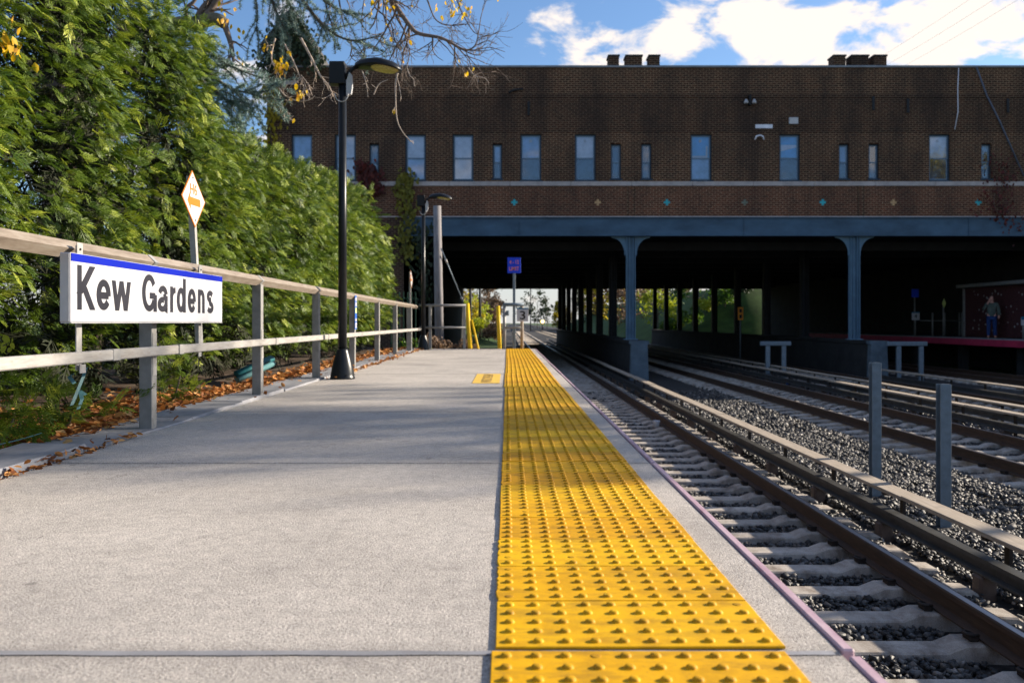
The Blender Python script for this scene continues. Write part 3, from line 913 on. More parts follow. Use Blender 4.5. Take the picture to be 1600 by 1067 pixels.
MB().box(X0 + .001, X1, YF - .012, YF + 10.9, zC + .001, zD, 0).build('wall', 'brick_soot', bd, label='soot-dark upper brick band')
MB().box(X0 + .001, X1, YF - .035, YF + 10.9, zD + .001, fz(147), 0).build('soldier_course', 'brick_soot', bd)
MB().box(X0 + .001, X1, YF, YF + 10.9, fz(147) + .001, ZT, 0).build('wall', 'brick_dark', bd, label='brick parapet under the roof line')
MB().box(X0 - .03, X1, YF - .06, YF + 11, ZT + .001, ZT + .075).build('coping', 'roof_metal', bd)
for a in np.arange(X0, 42, 2.43):
    MB().box(a + .006, min(a + 2.424, X1), YF - .05, YF + .2, zA + .001, zB_ - .001, .01).build('stone_sill', 'stone_band', bd)
MB().box(X0, X1, YF - .006, YF + .2, ZG1 + .0125, ZG1 + .055).build('stone_line', 'stone_band', bd)
# abutment face under the building, left and right of the opening
MB().box(X0, XL, YF, YF + 6, -1.7, ZG1 + .011).build('wall', 'brick_soot', bd, label='brick wall left of the opening')
MB().box(XR_, X1, YF + .001, YF + .019, -1.7, ZG0 - .035).build('wall', 'brick_soot', bd, label='brick wall right of the opening')
# windows
def window(h, i):
    a, b_, c, d, bigw = h
    y = YF + .15
    w = .05 if bigw else .045
    fm = 'frame_pale'
    mid = c + (d - c) * .49
    def ring(x0, x1, z0, z1, w_, y0, y1):
        return MB().box(x0, x0 + w_, y0, y1, z0, z1).box(x1 - w_, x1, y0, y1, z0, z1).box(x0 + w_ + .0005, x1 - w_ - .0005, y0, y1, z1 - w_, z1).box(x0 + w_ + .0005, x1 - w_ - .0005, y0, y1, z0, z0 + w_)
    f = ring(a + .002, b_ - .002, c + .002, d - .002, w, y - .04, y + .04).build('window', 'frame_blue', bd)
    u_ = ring(a + w + .003, b_ - w - .003, mid - .03, d - w - .003, .042, y - .022, y + .004).build('upper_sash', fm, f)
    l_ = ring(a + w + .003, b_ - w - .003, c + w + .003, mid + .025, .042, y + .006, y + .030).build('lower_sash', fm, f)
    MB().box(a + w + .046, b_ - w - .046, y - .012, y - .008, mid + .013, d - w - .046).build('pane', 'window_glass', f)
    MB().box(a + w + .046, b_ - w - .046, y + .016, y + .020, c + w + .046, mid - .018).build('pane', 'window_glass', f)
    up = {2: 'blind_white', 3: 'blind_white', 1: 'blind_white', 6: 'blind_sky_bright', 7: 'blind_sky_bright', 8: 'blind_white'}.get(i, 'blind_sky_blue' if bigw else 'screen_dark')  # upper blinds hold the pane's sky reflection in their colour
    lo = {1: 'blind_white', 3: 'blind_white', 2: 'blind_sky_blue', 6: 'blind_sky_blue'}.get(i, 'screen_dark')
    if not bigw and i % 3 == 0: up = 'blind_sky_blue'
    if i == 5: up = 'blind_white'
    MB().box(a + .004, b_ - .004, y + .07, y + .075, mid - .02, d - .01).build('blind', up, f)
    MB().box(a + .004, b_ - .004, y + .05, y + .055, c + .01, mid + .01).build('insect_screen' if lo == 'screen_dark' else 'blind', lo, f)
    if bigw and i in (4, 5, 6, 8):      # ceiling lamp and its light, painted as a white plate
        MB().box((a + b_) / 2 - .05, (a + b_) / 2 + .05, y + .060, y + .066, d - .30, d - .19, .004).build('lamp_light_plate', 'sign_white', f)
    if i in (6,):
        MB().box(b_ - .2, b_ - .13, y + .060, y + .066, mid + .03, d - .45).box(a + .06, b_ - .13, y + .0605, y + .0655, mid + .03, mid + .11).build('sill_box', 'sign_white', f)
    if i in (7,):
        MB().prism([(a + .06, mid + .28), (b_ - .1, mid + .45), (b_ - .1, mid + .55), (a + .06, mid + .55)], 'y', y + .060, y + .066).build('curtain', 'blind_white', f)
    MB().box(a - .05, b_ + .05, YF - .03, YF + .14, c - .045, c + .0015).build('sill', 'frame_blue' , f)
for i, h in enumerate(wins): window(h, i)
# battlements
for grp in (((951, 967), (978, 1003), (1014, 1030.5)), ((1302, 1320.5), (1330, 1356.5), (1365, 1384.6))):
    MB().box(fx(grp[0][0]), fx(grp[2][1]), YF - .055, YF + .6, ZT + .076, fz(103.5)).build('battlement_base', 'brick_soot', bd)
    for a, b_ in grp:
        mrl = MB().box(fx(a), fx(b_), YF - .05, YF + .55, fz(103.5) + .001, fz(89)).build('merlon', 'brick_soot', bd)
        MB().box(fx(a) - .03, fx(b_) + .03, YF - .08, YF + .58, fz(89) + .001, fz(86.5)).build('cap', 'slate_roof', mrl)
# glazed tiles in the brick
for px, c in ((803.6, 'teal'), (934, 'tan'), (1042, 'teal'), (1163.7, 'grey'), (1285.5, 'teal'), (1396, 'tan'), (1528.6, 'teal')):
    x, z, r_ = fx(px), fz(316.3), .125
    q = r_ * .36
    poly = [(x - q, z + r_), (x + q, z + r_), (x + q, z + q), (x + r_, z + q), (x + r_, z - q), (x + q, z - q), (x + q, z - r_), (x - q, z - r_), (x - q, z - q), (x - r_, z - q), (x - r_, z + q), (x - q, z + q)]
    MB().prism(poly, 'y', YF - .012, YF + .01).build('glazed_tile', 'tile_' + c, bd)
for px in (981, 991, 1341, 1349):
    MB().box(fx(px) - .035, fx(px) + .035, YF - .014, YF + .01, Zs0 + .05, zA - .02).build('brick_strip', 'brick_dark', bd)
# fittings on the wall
lamp = MB().box(fx(1168.5), fx(1172), YF - .2, YF - .0125, fz(166), fz(150)).build('floodlight', 'lamp_dark', bd)
for s in (-1, 1):
    MB().lathe(fx(1170) + s * .16, YF - .2, [(.03, fz(158) + .02), (.09, fz(160) - .04), (.085, fz(160) - .1), (.03, fz(160) - .11)], 12).build('lamp_head', 'cover_grey', lamp)
MB().box(fx(1180), fx(1207), YF - .03, YF - .0125, fz(201), fz(195), .005).build('wall_patch', 'blind_white', bd)
MB().box(fx(1232), fx(1246), YF - .11, YF - .0125, fz(195), fz(184.5), .01).build('junction_box', 'sign_edge', bd)
MB().tube([(fx(1179), YF - .05, fz(219)), (fx(1181), YF - .08, fz(214)), (fx(1186), YF - .1, fz(212.5)), (fx(1191), YF - .08, fz(214)), (fx(1193), YF - .05, fz(219))], .035, 6).build('hook', 'blind_white', bd)
MB().box(fx(440), fx(464), YF - .04, YF - .0005, fz(133), fz(126.5), .005).build('wall_patch', 'stone_band', bd)
MB().tube([(fx(1497), YF - .045, fz(107)), (fx(1495.5), YF - .045, fz(140)), (fx(1496), YF - .045, fz(175)), (fx(1491), YF - .045, fz(203))], .018, 5).build('cable', 'blind_white', bd)
MB().tube([(fx(1524), YF - .08, fz(106)), (fx(1540), YF - .08, fz(150)), (fx(1560), YF - .08, fz(190)), (fx(1598), YF - .08, fz(276))], .032, 6).build('cable', 'wire', bd)
for px, py in ((1364, 162), (1574, 166), (826, 170), (1418, 166)):
    MB().box(fx(px) - .05, fx(px) + .05, YF - .07, YF - .0125, fz(py) - .28, fz(py) + .28, .01).build('wall_anchor', 'dark_steel', bd)
MB().tube([(fx(795), YF - .08, fz(146)), (fx(803), YF - .11, fz(142)), (fx(817), YF - .08, fz(140))], .04, 6).build('bracket', 'dark_steel', bd)
# gable with steep roof at the left end
gx0, gx1, gp = fx(414), fx(503), fx(457)
gb = MB().prism([(gx0 + .1, ZT + .077), (gx1 - .1, ZT + .077), (gp, fz(26))], 'y', YF + .05, YF + 5).build('gable', 'brick_soot', bd)
for s, e in ((-1, gx0 - .15), (1, gx1 + .05)):
    MB().prism([(e, ZT + .15 if s > 0 else ZT + .85), (gp, fz(14)), (gp, fz(14) - .28), (e - s * .1, ZT - .08 if s > 0 else ZT + .55)], 'y', YF - .25, YF + 5.2).build('gable_roof', 'slate_roof', gb)

rw = MB().box(24.3, 24.7, -20, YF - .02, -1.7, 2.3).build('added_shade_wall', 'dark_concrete', kind='structure')  # unseen wall added to darken the opposite platform side
MB().box(24.25, 24.75, -20, YF - .02, 2.301, 2.42).build('coping', 'stone_band', rw)
# ------------------------------------------------------------------ opposite platform under the overpass
OX = 19.75
op = MB().box(OX + .06, 23.9, 20, 58, -.22, 0).build('opposite_platform', 'dark_concrete', kind='structure')
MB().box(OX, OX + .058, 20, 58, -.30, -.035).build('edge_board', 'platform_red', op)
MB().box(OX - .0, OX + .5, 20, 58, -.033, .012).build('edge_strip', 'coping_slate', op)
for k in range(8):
    MB().box(OX + .9, OX + 1.2, 21 + k * 4.6, 21.4 + k * 4.6, -1.7, -.221).build('support', 'dark_concrete', op)

# =================================================================== THINGS ON THE PLATFORM
RX = -2.30
ry = [3.11 + 2.44 * k for k in range(8)]
rl = thing('platform_railing', (RX, 12, 0), 'galvanised two-rail platform railing along the hedge', 'railing')
YEND = 21.9
for yy in [.67] + ry[:7] + [20.3]:
    wdt = .042 if yy < 20.2 else .06
    p = MB().box(RX - wdt, RX + wdt, yy - .038, yy + .038, -.02, 1.035, .004).build('post', 'galvanised_dull', rl)
    MB().box(RX + wdt + .0005, RX + wdt + .003, yy - .03, yy + .03, .35, .62).build('mounting_plate', 'galvanised', p)
DG = .047
def diamond(y0, y1, z, mat, name, parent, d=DG):
    return MB().prism([(RX - d, z), (RX, z - d), (RX + d, z), (RX, z + d)], 'y', y0, y1).build(name, mat, parent)
segs = [-2.6, .67] + ry[:7] + [YEND]
for a, b_ in zip(segs[:-1], segs[1:]):
    diamond(a + .014, b_ - .010, 1.070, 'railing_metal', 'top_rail', rl)
    MB().box(RX + .046, RX + .092, a + .30, b_ + .282, .475, .535, .006).build('mid_rail', 'rail_grey', rl)
for yy in [.67] + ry[:7]:
    diamond(yy - .002, yy + .055, 1.070, 'galvanised', 'rail_sleeve', rl, DG + .004)
    diamond(yy - .009, yy - .003, 1.070, 'lamp_dark', 'rail_joint', rl, DG - .004)
    MB().box(RX + .044, RX + .096, yy + .292, yy + .37, .472, .538, .003).build('rail_sleeve', 'galvanised', rl)
MB().box(RX + .044, RX + .096, 4.86, 4.95, .472, .538, .003).build('rail_sleeve', 'galvanised', rl)

# ---- station name sign
SX = -2.165
sy0, sy1 = 4.30, 6.585
sz0, sz1 = .688, 1.035
sg = thing('station_sign', (SX, (sy0 + sy1) / 2, sz0), 'white station name sign with blue top stripe reading Kew Gardens', 'sign')
MB().box(SX - .055, SX, sy0, sy1, sz0, sz1, .004).build('panel', 'sign_white', sg)
MB().box(SX - .050, SX - .008, sy0 - .003, sy0 + .001, sz0 + .006, sz1 - .006).build('end_cap', 'sign_edge', sg)
MB().box(SX - .002, SX + .0022, sy0 + .004, sy1 - .004, sz1 - .042, sz1 - .003).build('stripe', 'sign_blue', sg)
MB().box(SX - .05, SX + .003, sy0 + .002, sy1 - .002, sz0 - .005, sz0 - .0005).build('drip_edge', 'sign_edge', sg)
def stroke_letters(parent, x, z_base, cap, w, spots):
    """sans-serif capitals and lower case drawn as constant-width strokes, each letter in its own span along y"""
    xh = cap * .735
    def ell(cy, cz, ry_, rz, a0, a1, k=22):
        return [(cy + ry_ * math.cos(R(a0 + (a1 - a0) * i / k)), cz + rz * math.sin(R(a0 + (a1 - a0) * i / k))) for i in range(k + 1)]
    for ch, a, b_ in spots:
        h = w / 2; W_ = b_ - a; c = (a + b_) / 2; os_ = cap * .014
        ry_, rz = W_ / 2 - h, xh / 2 - h * .92 + os_
        zc_ = xh / 2
        if ch == 'K': st_ = [[(a + h, 0), (a + h, cap)], [(b_ - h * 1.25, cap), (a + h, cap * .36)], [(a + W_ * .36, cap * .53), (b_ - h * 1.2, 0)]]
        elif ch == 'e': st_ = [[(a + h, zc_ - .004)] + [(b_ - h * 1.0, zc_ - .004)] , ell(c, zc_, ry_, rz, -6, 325, 34)]
        elif ch == 'w': st_ = [[(a + h * .8, xh), (a + W_ * .27, 0)], [(a + W_ * .27, 0), (c, xh)], [(c, xh), (b_ - W_ * .27, 0)], [(b_ - W_ * .27, 0), (b_ - h * .8, xh)]]
        elif ch == 'G': st_ = [ell(c, cap / 2, W_ / 2 - h, cap / 2 - h * .92 + os_, 32, 330, 40), [(c + h * .3, cap * .43), (b_ - h * .55, cap * .43)], [(b_ - h * .62, cap * .46), (b_ - h * .62, 0)]]
        elif ch == 'a':
            st_ = [[(b_ - h * 1.15, xh * .62), (b_ - h * 1.15, h * .4), (b_ - h * .2, h * .35)], ell(c - W_ * .02, xh - W_ * .36, W_ / 2 - h * 1.1, W_ * .36 - h * .9 + os_, 168, 0, 16),
                   ell(c - W_ * .06, xh * .29, W_ / 2 - h * 1.1, xh * .29 - h * .9 + os_, 62, 330, 28), [(c + W_ * .05, xh * .555), (b_ - h * 1.15, xh * .62)]]
        elif ch == 'r': st_ = [[(a + h, 0), (a + h, xh)], ell(b_ + .004, xh * .60, W_ - h * .9, xh * .40 - h * .9, 172, 92, 12)]
        elif ch == 'd': st_ = [[(b_ - h, 0), (b_ - h, cap)], ell(c - h * .25, zc_, ry_ - h * .2, rz, 0, 360, 36)]
        elif ch == 'n': st_ = [[(a + h, 0), (a + h, xh)], ell(c, xh - W_ * .46, W_ / 2 - h, W_ * .46 - h * .9 + os_, 178, 0, 20), [(b_ - h, xh - W_ * .46), (b_ - h, 0)]]
        elif ch == 's':
            q1 = ell(c, xh * .735, W_ / 2 - h * 1.05, xh * .265 - h * .9 + os_, 22, 262, 18); q2 = ell(c, xh * .265, W_ / 2 - h * 1.0, xh * .265 - h * .9 + os_, 82, -160, 18)
            st_ = [q1 + q2]
        mb = MB()
        for q, pl in enumerate(st_):
            x1 = x + .0016 + .00015 * q; vs = []
            for i, p in enumerate(pl):
                p0, p1 = pl[max(i - 1, 0)], pl[min(i + 1, len(pl) - 1)]
                d = Vector((p1[0] - p0[0], p1[1] - p0[1])); d.normalize()
                m_ = 1.0
                if 0 < i < len(pl) - 1:
                    e = Vector((p[0] - p0[0], p[1] - p0[1])).normalized(); m_ = 1 / max(.5, abs(e.dot(d)))
                wf = (1 - .24 * abs(d.x) ** 2) * h * m_
                nv = Vector((-d.y, d.x)) * wf
                if ch in 'Kw' and len(pl) == 2: nv = Vector((-h * .92 * math.copysign(math.hypot(d.x, d.y) / abs(d.y), d.y), 0))   # ends cut level
                for sx in (x - .001, x1): vs += [(sx, p[0] + nv.x, z_base + p[1] + nv.y), (sx, p[0] - nv.x, z_base + p[1] - nv.y)]
            fs = []
            for i in range(len(pl) - 1):
                k = i * 4
                fs += [(k + 2, k + 3, k + 7, k + 6), (k, k + 2, k + 6, k + 4), (k + 1, k + 5, k + 7, k + 3)]
            fs += [(0, 1, 3, 2), tuple(len(vs) - 4 + t_ for t_ in (0, 2, 3, 1))]
            mb.add(vs, fs)
        mb.build('letter', 'sign_letter', parent)
stroke_letters(sg, SX, sz0 + .064, .226, .049, (('K', 4.364, 4.557), ('e', 4.571, 4.732), ('w', 4.750, 4.982), ('G', 5.140, 5.346), ('a', 5.377, 5.530), ('r', 5.568, 5.655), ('d', 5.680, 5.837), ('e', 5.875, 6.025), ('n', 6.067, 6.200), ('s', 6.246, 6.387)))
for yy in (4.50, 6.27):
    st = MB().box(SX - .062, SX - .056, yy - .028, yy + .028, .44, 1.085).build('strap', 'galvanised', sg)
    MB().box(SX - .055, SX - .052, yy - .03, yy + .03, 1.037, 1.10).build('lug', 'galvanised', st)
    MB().tube([(SX - .0525, yy, 1.066), (SX - .047, yy, 1.066)], .007, 6, False).build('bolt', 'lamp_dark', st)
MB().box(RX + .093, RX + .099, 4.47, 4.53, .425, .47).build('strap_foot', 'galvanised', sg)

# ---- diamond markers on leaning posts
def diamond_sign(base, lean, zc, label):
    t = thing('diamond_sign', base, label, 'sign', 'white diamond markers on the railing')
    bx, by, bz = base
    top = Vector((bx + lean, by, zc + .20))
    def axis(z): f = (z - bz) / (top.z - bz); return bx + lean * f
    MB().prism([(bx - .022, bz), (bx + .022, bz), (axis(zc + .18) + .022, zc + .18), (axis(zc + .18) - .022, zc + .18)], 'y', by + .004, by + .05).build('post', 'galvanised', t)
    # plate turned almost along the track
    u = Vector((.05, 1, 0)).normalized()
    nrm = Vector((u.y, -u.x, 0))
    c = Vector((axis(zc) + .03, by - .01, zc))
    tl = Vector((-.055, 0, 1)).normalized()
    def pt(a, b_, off): return c + u * a + tl * b_ + nrm * off
    for nm, r_, o0, o1, mt in (('plate', .222, -.003, .003, 'sign_orange'), ('face', .207, .0032, .0045, 'sign_white')):
        ring = [(-r_, 0), (0, -r_), (r_, 0), (0, r_)]
        MB().add([pt(a, b_, o0) for a, b_ in ring] + [pt(a, b_, o1) for a, b_ in ring], [(0, 1, 2, 3), (7, 6, 5, 4), (0, 4, 5, 1), (1, 5, 6, 2), (2, 6, 7, 3), (3, 7, 4, 0)]).build(nm, mt, t)
    ar = [(-.125, -.025), (-.07, .045), (-.07, .008), (.115, .008), (.115, -.052), (-.07, -.052), (-.07, -.09)]
    MB().add([pt(a, b_, .005) for a, b_ in ar] + [pt(a, b_, .0065) for a, b_ in ar], [tuple(range(7)), tuple(reversed(range(7, 14)))] + [(i, (i + 1) % 7, 7 + (i + 1) % 7, 7 + i) for i in range(7)]).build('arrow', 'sign_orange', t)
    lettering(t, text_mesh('H6', .085, 'sign_orange', .13, .001), pt(0.0, .072, .0058), Matrix((u, tl, nrm)).transposed())
    for q in (-.165, .165):
        MB().tube([pt(0, q, .004), pt(0, q, .008)], .008, 6, False).build('bolt', 'lamp_dark', t)
    return t
diamond_sign((-2.395, 6.72, .50), -.075, 1.64, 'white diamond sign with orange H6 and arrow behind the name sign')
diamond_sign((-2.43, 21.6, .50), 0.0, 1.76, 'small distant white diamond sign near the railing end')

# ---- blue notice on a railing post
t = thing('notice_strip', (RX + .05, ry[4], .60), 'narrow blue and white notice strip fixed to a railing post', 'notice')
y_ = ry[4]
MB().box(RX + .046, RX + .052, y_ - .075, y_ + .075, .58, 1.08).build('plate', 'notice_blue', t)
for z0, z1, mt in ((1.00, 1.05, 'sign_white'), (.92, .98, 'sign_white'), (.82, .90, 'notice_yellow'), (.70, .74, 'sign_white'), (.60, .68, 'sign_white')):
    MB().box(RX + .0525, RX + .054, y_ - .05, y_ + .05, z0, z1).build('print', mt, t)

# ---- lamp posts
def lamp_post(base, label):
    bx, by, bz = base
    t = thing('lamp_post', base, label, 'street lamp', 'black platform lamps')
    b_ = MB().lathe(bx, by, [(.150, 0), (.150, .02), (.142, .035), (.140, .06), (.128, .14), (.108, .22), (.084, .30), (.070, .345), (.066, .36), (.056, .365)], 28).build('base', 'lamp_black', t)
    for k in range(4):
        a = k * math.pi / 2 + .5
        MB().tube([(bx + .135 * math.cos(a), by + .135 * math.sin(a), .05), (bx + .15 * math.cos(a), by + .15 * math.sin(a), .05)], .012, 6, False).build('bolt', 'lamp_dark', b_)
    MB().tube([(bx, by, .36), (bx, by, 3.62)], [.054, .046], 20).build('pole', 'lamp_black', t)
    MB().box(bx - .15, bx + .035, by - .07, by + .07, 3.56, 3.83, .006).build('control_box', 'lamp_dark', t)
    MB().tube([(bx, by, 3.60), (bx + .07, by, 3.70), (bx + .12, by, 3.75), (bx + .20, by, 3.80)], .026, 8).build('arm', 'lamp_dark', t)
    # flat elliptical head
    vs, fs = [], []; k = 28
    cx, L, Wd = bx + .43, .29, .175
    rings = [(1.0, 3.775), (1.0, 3.790), (.94, 3.825), (.78, 3.853), (.5, 3.870), (.2, 3.876)]
    for f, z in rings:
        for j in range(k):
            a = 2 * math.pi * j / k
            ex = abs(math.cos(a)) ** .8 * math.copysign(1, math.cos(a))
            vs.append((cx + L * f * ex, by + Wd * f * math.sin(a) * (1 - .25 * (ex < 0) * abs(ex)), z - .05 * max(0, ex) * f))
    for i in range(len(rings) - 1):
        for j in range(k): fs.append((i * k + j, i * k + (j + 1) % k, (i + 1) * k + (j + 1) % k, (i + 1) * k + j))
    fs += [tuple(range(k)), tuple((len(rings) - 1) * k + j for j in range(k))]
    hd = MB().add(vs, fs, True).build('lamp_head', 'lamp_black', t)
    vs = []
    for f, z in ((.80, 0), (.62, -.028)):
        for j in range(k):
            a = 2 * math.pi * j / k
            vs.append((cx + .07 + L * .78 * f * math.cos(a), by + Wd * f * math.sin(a), 3.760 + z - .035 * math.cos(a) * f))
    MB().add(vs, [(j, (j + 1) % k, k + (j + 1) % k, k + j) for j in range(k)] + [tuple(range(k, 2 * k)), tuple(range(k))], False).build('lens', 'lens_amber', hd)
    cv = MB().prism([(bx + .055, 3.42), (bx + .11, 3.44), (bx + .125, 3.52), (bx + .12, 3.67), (bx + .09, 3.70), (bx + .055, 3.60)], 'y', by - .05, by + .01).build('photocell_cover', 'cover_grey', t)
    lp = [(bx + .08 * math.cos(a), by - .06, 3.44 + .10 * math.sin(a)) for a in [math.pi + math.pi * q / 8 for q in range(9)]]
    MB().tube(lp, .006, 5).build('cable', 'cover_grey', t)
    return t
lamp_post((-2.0, 10.52, 0), 'tall black lamp post on the platform, the nearer one')
lamp_post((-2.09, 21.55, 0), 'black lamp post at the far end of the platform')

# ---- yellow floor decal
t = thing('floor_decal', (-.245, 10.6, 0), 'long yellow printed decal stuck on the grey platform floor', 'decal')
MB().box(-.40, -.09, 9.75, 11.5, .0015, .0035).build('sheet', 'decal_yellow', t)
lettering(t, text_mesh('WATCH THE GAP', .13, 'decal_ink', 1.5, .001, .001), (-.245, 10.62, .0045), Matrix(((0, -1, 0), (1, 0, 0), (0, 0, 1))))

# ---- fence and signs at the platform end
YP = 22.1
t = thing('end_fence', (-1.6, YP, 0), 'grey pipe fence across the far platform end', 'fence')
for px in (672, 725.5):
    x = at(px, 500, YP).x
    MB().box(x - .035, x + .035, YP - .035, YP + .035, 0, 1.10, .004).build('post', 'galvanised_dull', t)
MB().tube([(-2.25, YP, 1.11), (at(728, 0, YP).x, YP, 1.11)], .032, 8).build('rail', 'galvanised_dull', t)
MB().tube([(-2.25, YP - .05, .55), (at(728, 0, YP).x, YP - .05, .55)], .026, 8).build('rail', 'galvanised_dull', t)
for (a, b_, r_, lab) in (((730, 474), (736.5, 546), .055, 'upright yellow bar next to the pipe fence at the platform end'),
                         ((778, 478), (782, 546), .05, 'upright yellow bar beside the gate frame at the platform end'),
                         ((737, 500), (755.5, 548), .025, 'thin slanting yellow bar at the platform end')):
    p0, p1 = at(*b_, YP + .25), at(*a, YP + .25)
    p0.z = -.55; 
    bar = thing('yellow_bar', p0, lab, 'bar', 'yellow bars at the platform end')
    MB().tube([p0, p1], r_, 8).build('bar', 'yellow_paint', bar)
    MB().box(p0.x - .09, p0.x + .09, p0.y - .09, p0.y + .09, p0.z - .35, p0.z + .01).build('foot', 'dark_concrete', bar)
t = thing('gate_frame', (.2, YP, 0), 'grey pipe gate frame below the blue limit sign', 'gate')
gx0_, gx1_ = at(788, 0, YP).x, at(815.5, 0, YP).x
for x in (gx0_, gx1_): MB().tube([(x, YP, 0), (x, YP, 1.14 if x < 0 else 1.12)], .04, 8).build('post', 'galvanised_dull' if x < 0 else 'board_wood', t)
MB().tube([(gx0_ - .03, YP, 1.13), (gx1_ + .05, YP, 1.13)], .045, 8).build('rail', 'post_steel', t)
MB().tube([(gx0_, YP - .01, .55), (gx1_ + .03, YP - .01, .55)], .026, 8).build('rail', 'galvanised_dull', t)
MB().box(gx0_ + .04, gx0_ + .13, YP - .05, YP + .05, .85, .98, .02).build('latch', 'post_steel', t)
c = at(816.5, 492, YP - .1)
t = thing('number_sign', (c.x, YP - .1, .6), 'white sign with black number 3 and teal top stripe', 'sign')
MB().box(c.x - .145, c.x + .145, c.y - .012, c.y + .012, .705, 1.045, .004).build('panel', 'sign_white', t)
MB().box(c.x - .146, c.x + .146, c.y - .0135, c.y + .01, 1.012, 1.048).build('stripe', 'stripe_teal', t)
lettering(t, text_mesh('3', .22, 'letter_black', .14, .004), (c.x, c.y - .0135, .86))
c = at(803.3, 415, YP + .2)
t = thing('limit_sign', (c.x, c.y, 0), 'small blue LIMIT sign on a tall thin post at platform end', 'sign')
MB().box(c.x - .17, c.x + .17, c.y - .012, c.y + .012, at(0, 427, c.y).z, at(0, 402.5, c.y).z, .004).build('panel', 'limit_blue', t)
zc = at(0, 414.7, c.y).z
lettering(t, text_mesh('4 - 12', .10, 'limit_red', .24, .002), (c.x, c.y - .0135, zc + .085))
lettering(t, text_mesh('LIMIT', .10, 'limit_red', .25, .002), (c.x, c.y - .0135, zc - .085))
MB().box(c.x - .035, c.x + .035, c.y + .013, c.y + .07, -.7, zc + .1, .004).build('post', 'post_steel', t)

# ---- wooden pole with stay
pb = at(687, 545, 25.5); pb.z = -.45
pt_ = at(683, 322, 25.5)
t = thing('utility_pole', pb, 'cut-off grey wooden utility pole behind the platform end', 'pole')
MB().tube([pb, pb.lerp(pt_, .5), pt_], [.135, .125, .115], 14).build('shaft', 'pole_wood', t)
s0, s1 = at(689, 388, 25.3), at(727, 480, 26.5)
st = MB().tube([s0, s1], .018, 6).build('stay_wire', 'post_steel', t)
for f in (.18, .82):
    p = s0.lerp(s1, f); q = s0.lerp(s1, f + .06)
    MB().tube([p, q], .034, 6).build('stay_clamp', 'galvanised', st)

# ---- steel posts and guards among the tracks
for (x, y_, zt, lab) in ((4.53, 10.7, .19, 'plain steel post beyond the cover boards, the taller and farther one'), (4.57, 9.1, .04, 'plain steel post beyond the cover boards, the nearer one')):
    t = thing('steel_post', (x, y_, ZB), lab, 'post', 'plain steel posts between the tracks')
    mb = MB().box(x - .055, x + .055, y_ - .05, y_ - .042, ZB - .2, zt).box(x - .055, x + .055, y_ + .042, y_ + .05, ZB - .2, zt).box(x - .006, x + .006, y_ - .0415, y_ + .0415, ZB - .2, zt)
    mb.build('shaft', 'post_steel', t)
    MB().box(x + .0555, x + .061, y_ - .05, y_ + .05, ZB - .2, zt - .002).build('side_flange', 'galvanised', t)
    MB().box(x - .11, x + .11, y_ - .11, y_ + .11, ZB - .06, ZB - .01, .01).build('footing', 'dark_concrete', t)
for (xa, xb, la, lb, y_, zt, lab) in ((1187.6, 1235.5, 1199.5, 1224.5, 33.0, -.05, 'two-legged steel guard bar beside the left crash wall'), (1385, 1448, 1404, 1439, 31.8, -.03, 'two-legged steel guard bar beside the right crash wall')):
    f = lambda px: (px - VX) * y_ / FPX
    t = thing('guard_bar', (f(la), y_, ZB), lab, 'guard', 'steel guard bars by the piers')
    MB().box(f(xa), f(xb), y_ - .08, y_ + .08, zt - .16, zt, .02).build('bar', 'post_steel', t)
    for p in (la, lb): MB().box(f(p) - .08, f(p) + .08, y_ - .06, y_ + .06, ZB - .2, zt - .161, .01).build('leg', 'post_steel', t)
# orange plate on a thin pole
c = at(1157, 490, 46)
t = thing('speed_sign', (c.x, 46, ZB), 'small orange plate on a thin pole under the overpass', 'sign')
MB().box(c.x - .14, c.x + .14, 45.98, 46.0, c.z - .34, c.z + .34, .004).build('plate', 'orange_plate', t)
for q in (.15, -.15):
    MB().box(c.x - .07, c.x + .07, 45.974, 45.979, c.z + q - .10, c.z + q + .10, .001).build('print', 'sign_letter', t)
MB().tube([(c.x, 46.03, ZB - .2), (c.x, 46.03, c.z)], .03, 6).build('pole', 'post_steel', t)

# ---- shelter, signs and person on the opposite platform
SXX = 21.4
t = thing('shelter', (SXX, 38, 0), 'dark red shelter wall with pale dots on the opposite platform', 'shelter')
ysh0, ysh1 = 30.0, 40.6
MB().box(SXX, SXX + .12, ysh0, ysh1, .02, 2.25).build('wall', 'shelter_red', t)
MB().box(SXX - .35, SXX + 1.9, ysh0 - .1, ysh1 + .15, 2.26, 2.42, .02).build('roof', 'galvanised_dull', t)
MB().box(SXX - .08, SXX - .001, ysh1 - .02, ysh1 + .08, 0, 2.255).build('corner_post', 'galvanised_dull', t)
for k in range(60):
    yy, zz, r_ = rnd.uniform(34.6, 40.0), rnd.uniform(.3, 2.1), rnd.uniform(.025, .055)
    MB().tube([(SXX - .006, yy, zz), (SXX - .001, yy, zz)], r_, 8, False).build('dot', 'shelter_dot', t)
def opp_post(px, yb, yt, d, name, label, cat):
    x = (px - VX) * d / FPX; zt = EYE - (yt - VY) * d / FPX
    t = thing(name, (x, d, 0), label, cat)
    MB().tube([(x, d, 0), (x, d, zt)], .04, 6).build('post', 'galvanised_dull', t)
    return t, x, zt
t, x, zt = opp_post(1430, 528, 490, 44.5, 'number_sign', 'dim white sign with number 4 on the opposite platform', 'sign')
MB().box(x - .2, x + .2, 44.44, 44.46, zt - .33, zt + .08).build('panel', 'sign_white', t)
MB().box(x - .2, x + .2, 44.436, 44.441, zt + .03, zt + .085).build('stripe', 'stripe_teal', t)
lettering(t, text_mesh('4', .2, 'letter_black', None, .004), (x, 44.437, zt - .13))
t, x, zt = opp_post(1429, 528, 452, 44.9, 'limit_sign', 'dim plain blue sign high on a post over opposite platform', 'sign')
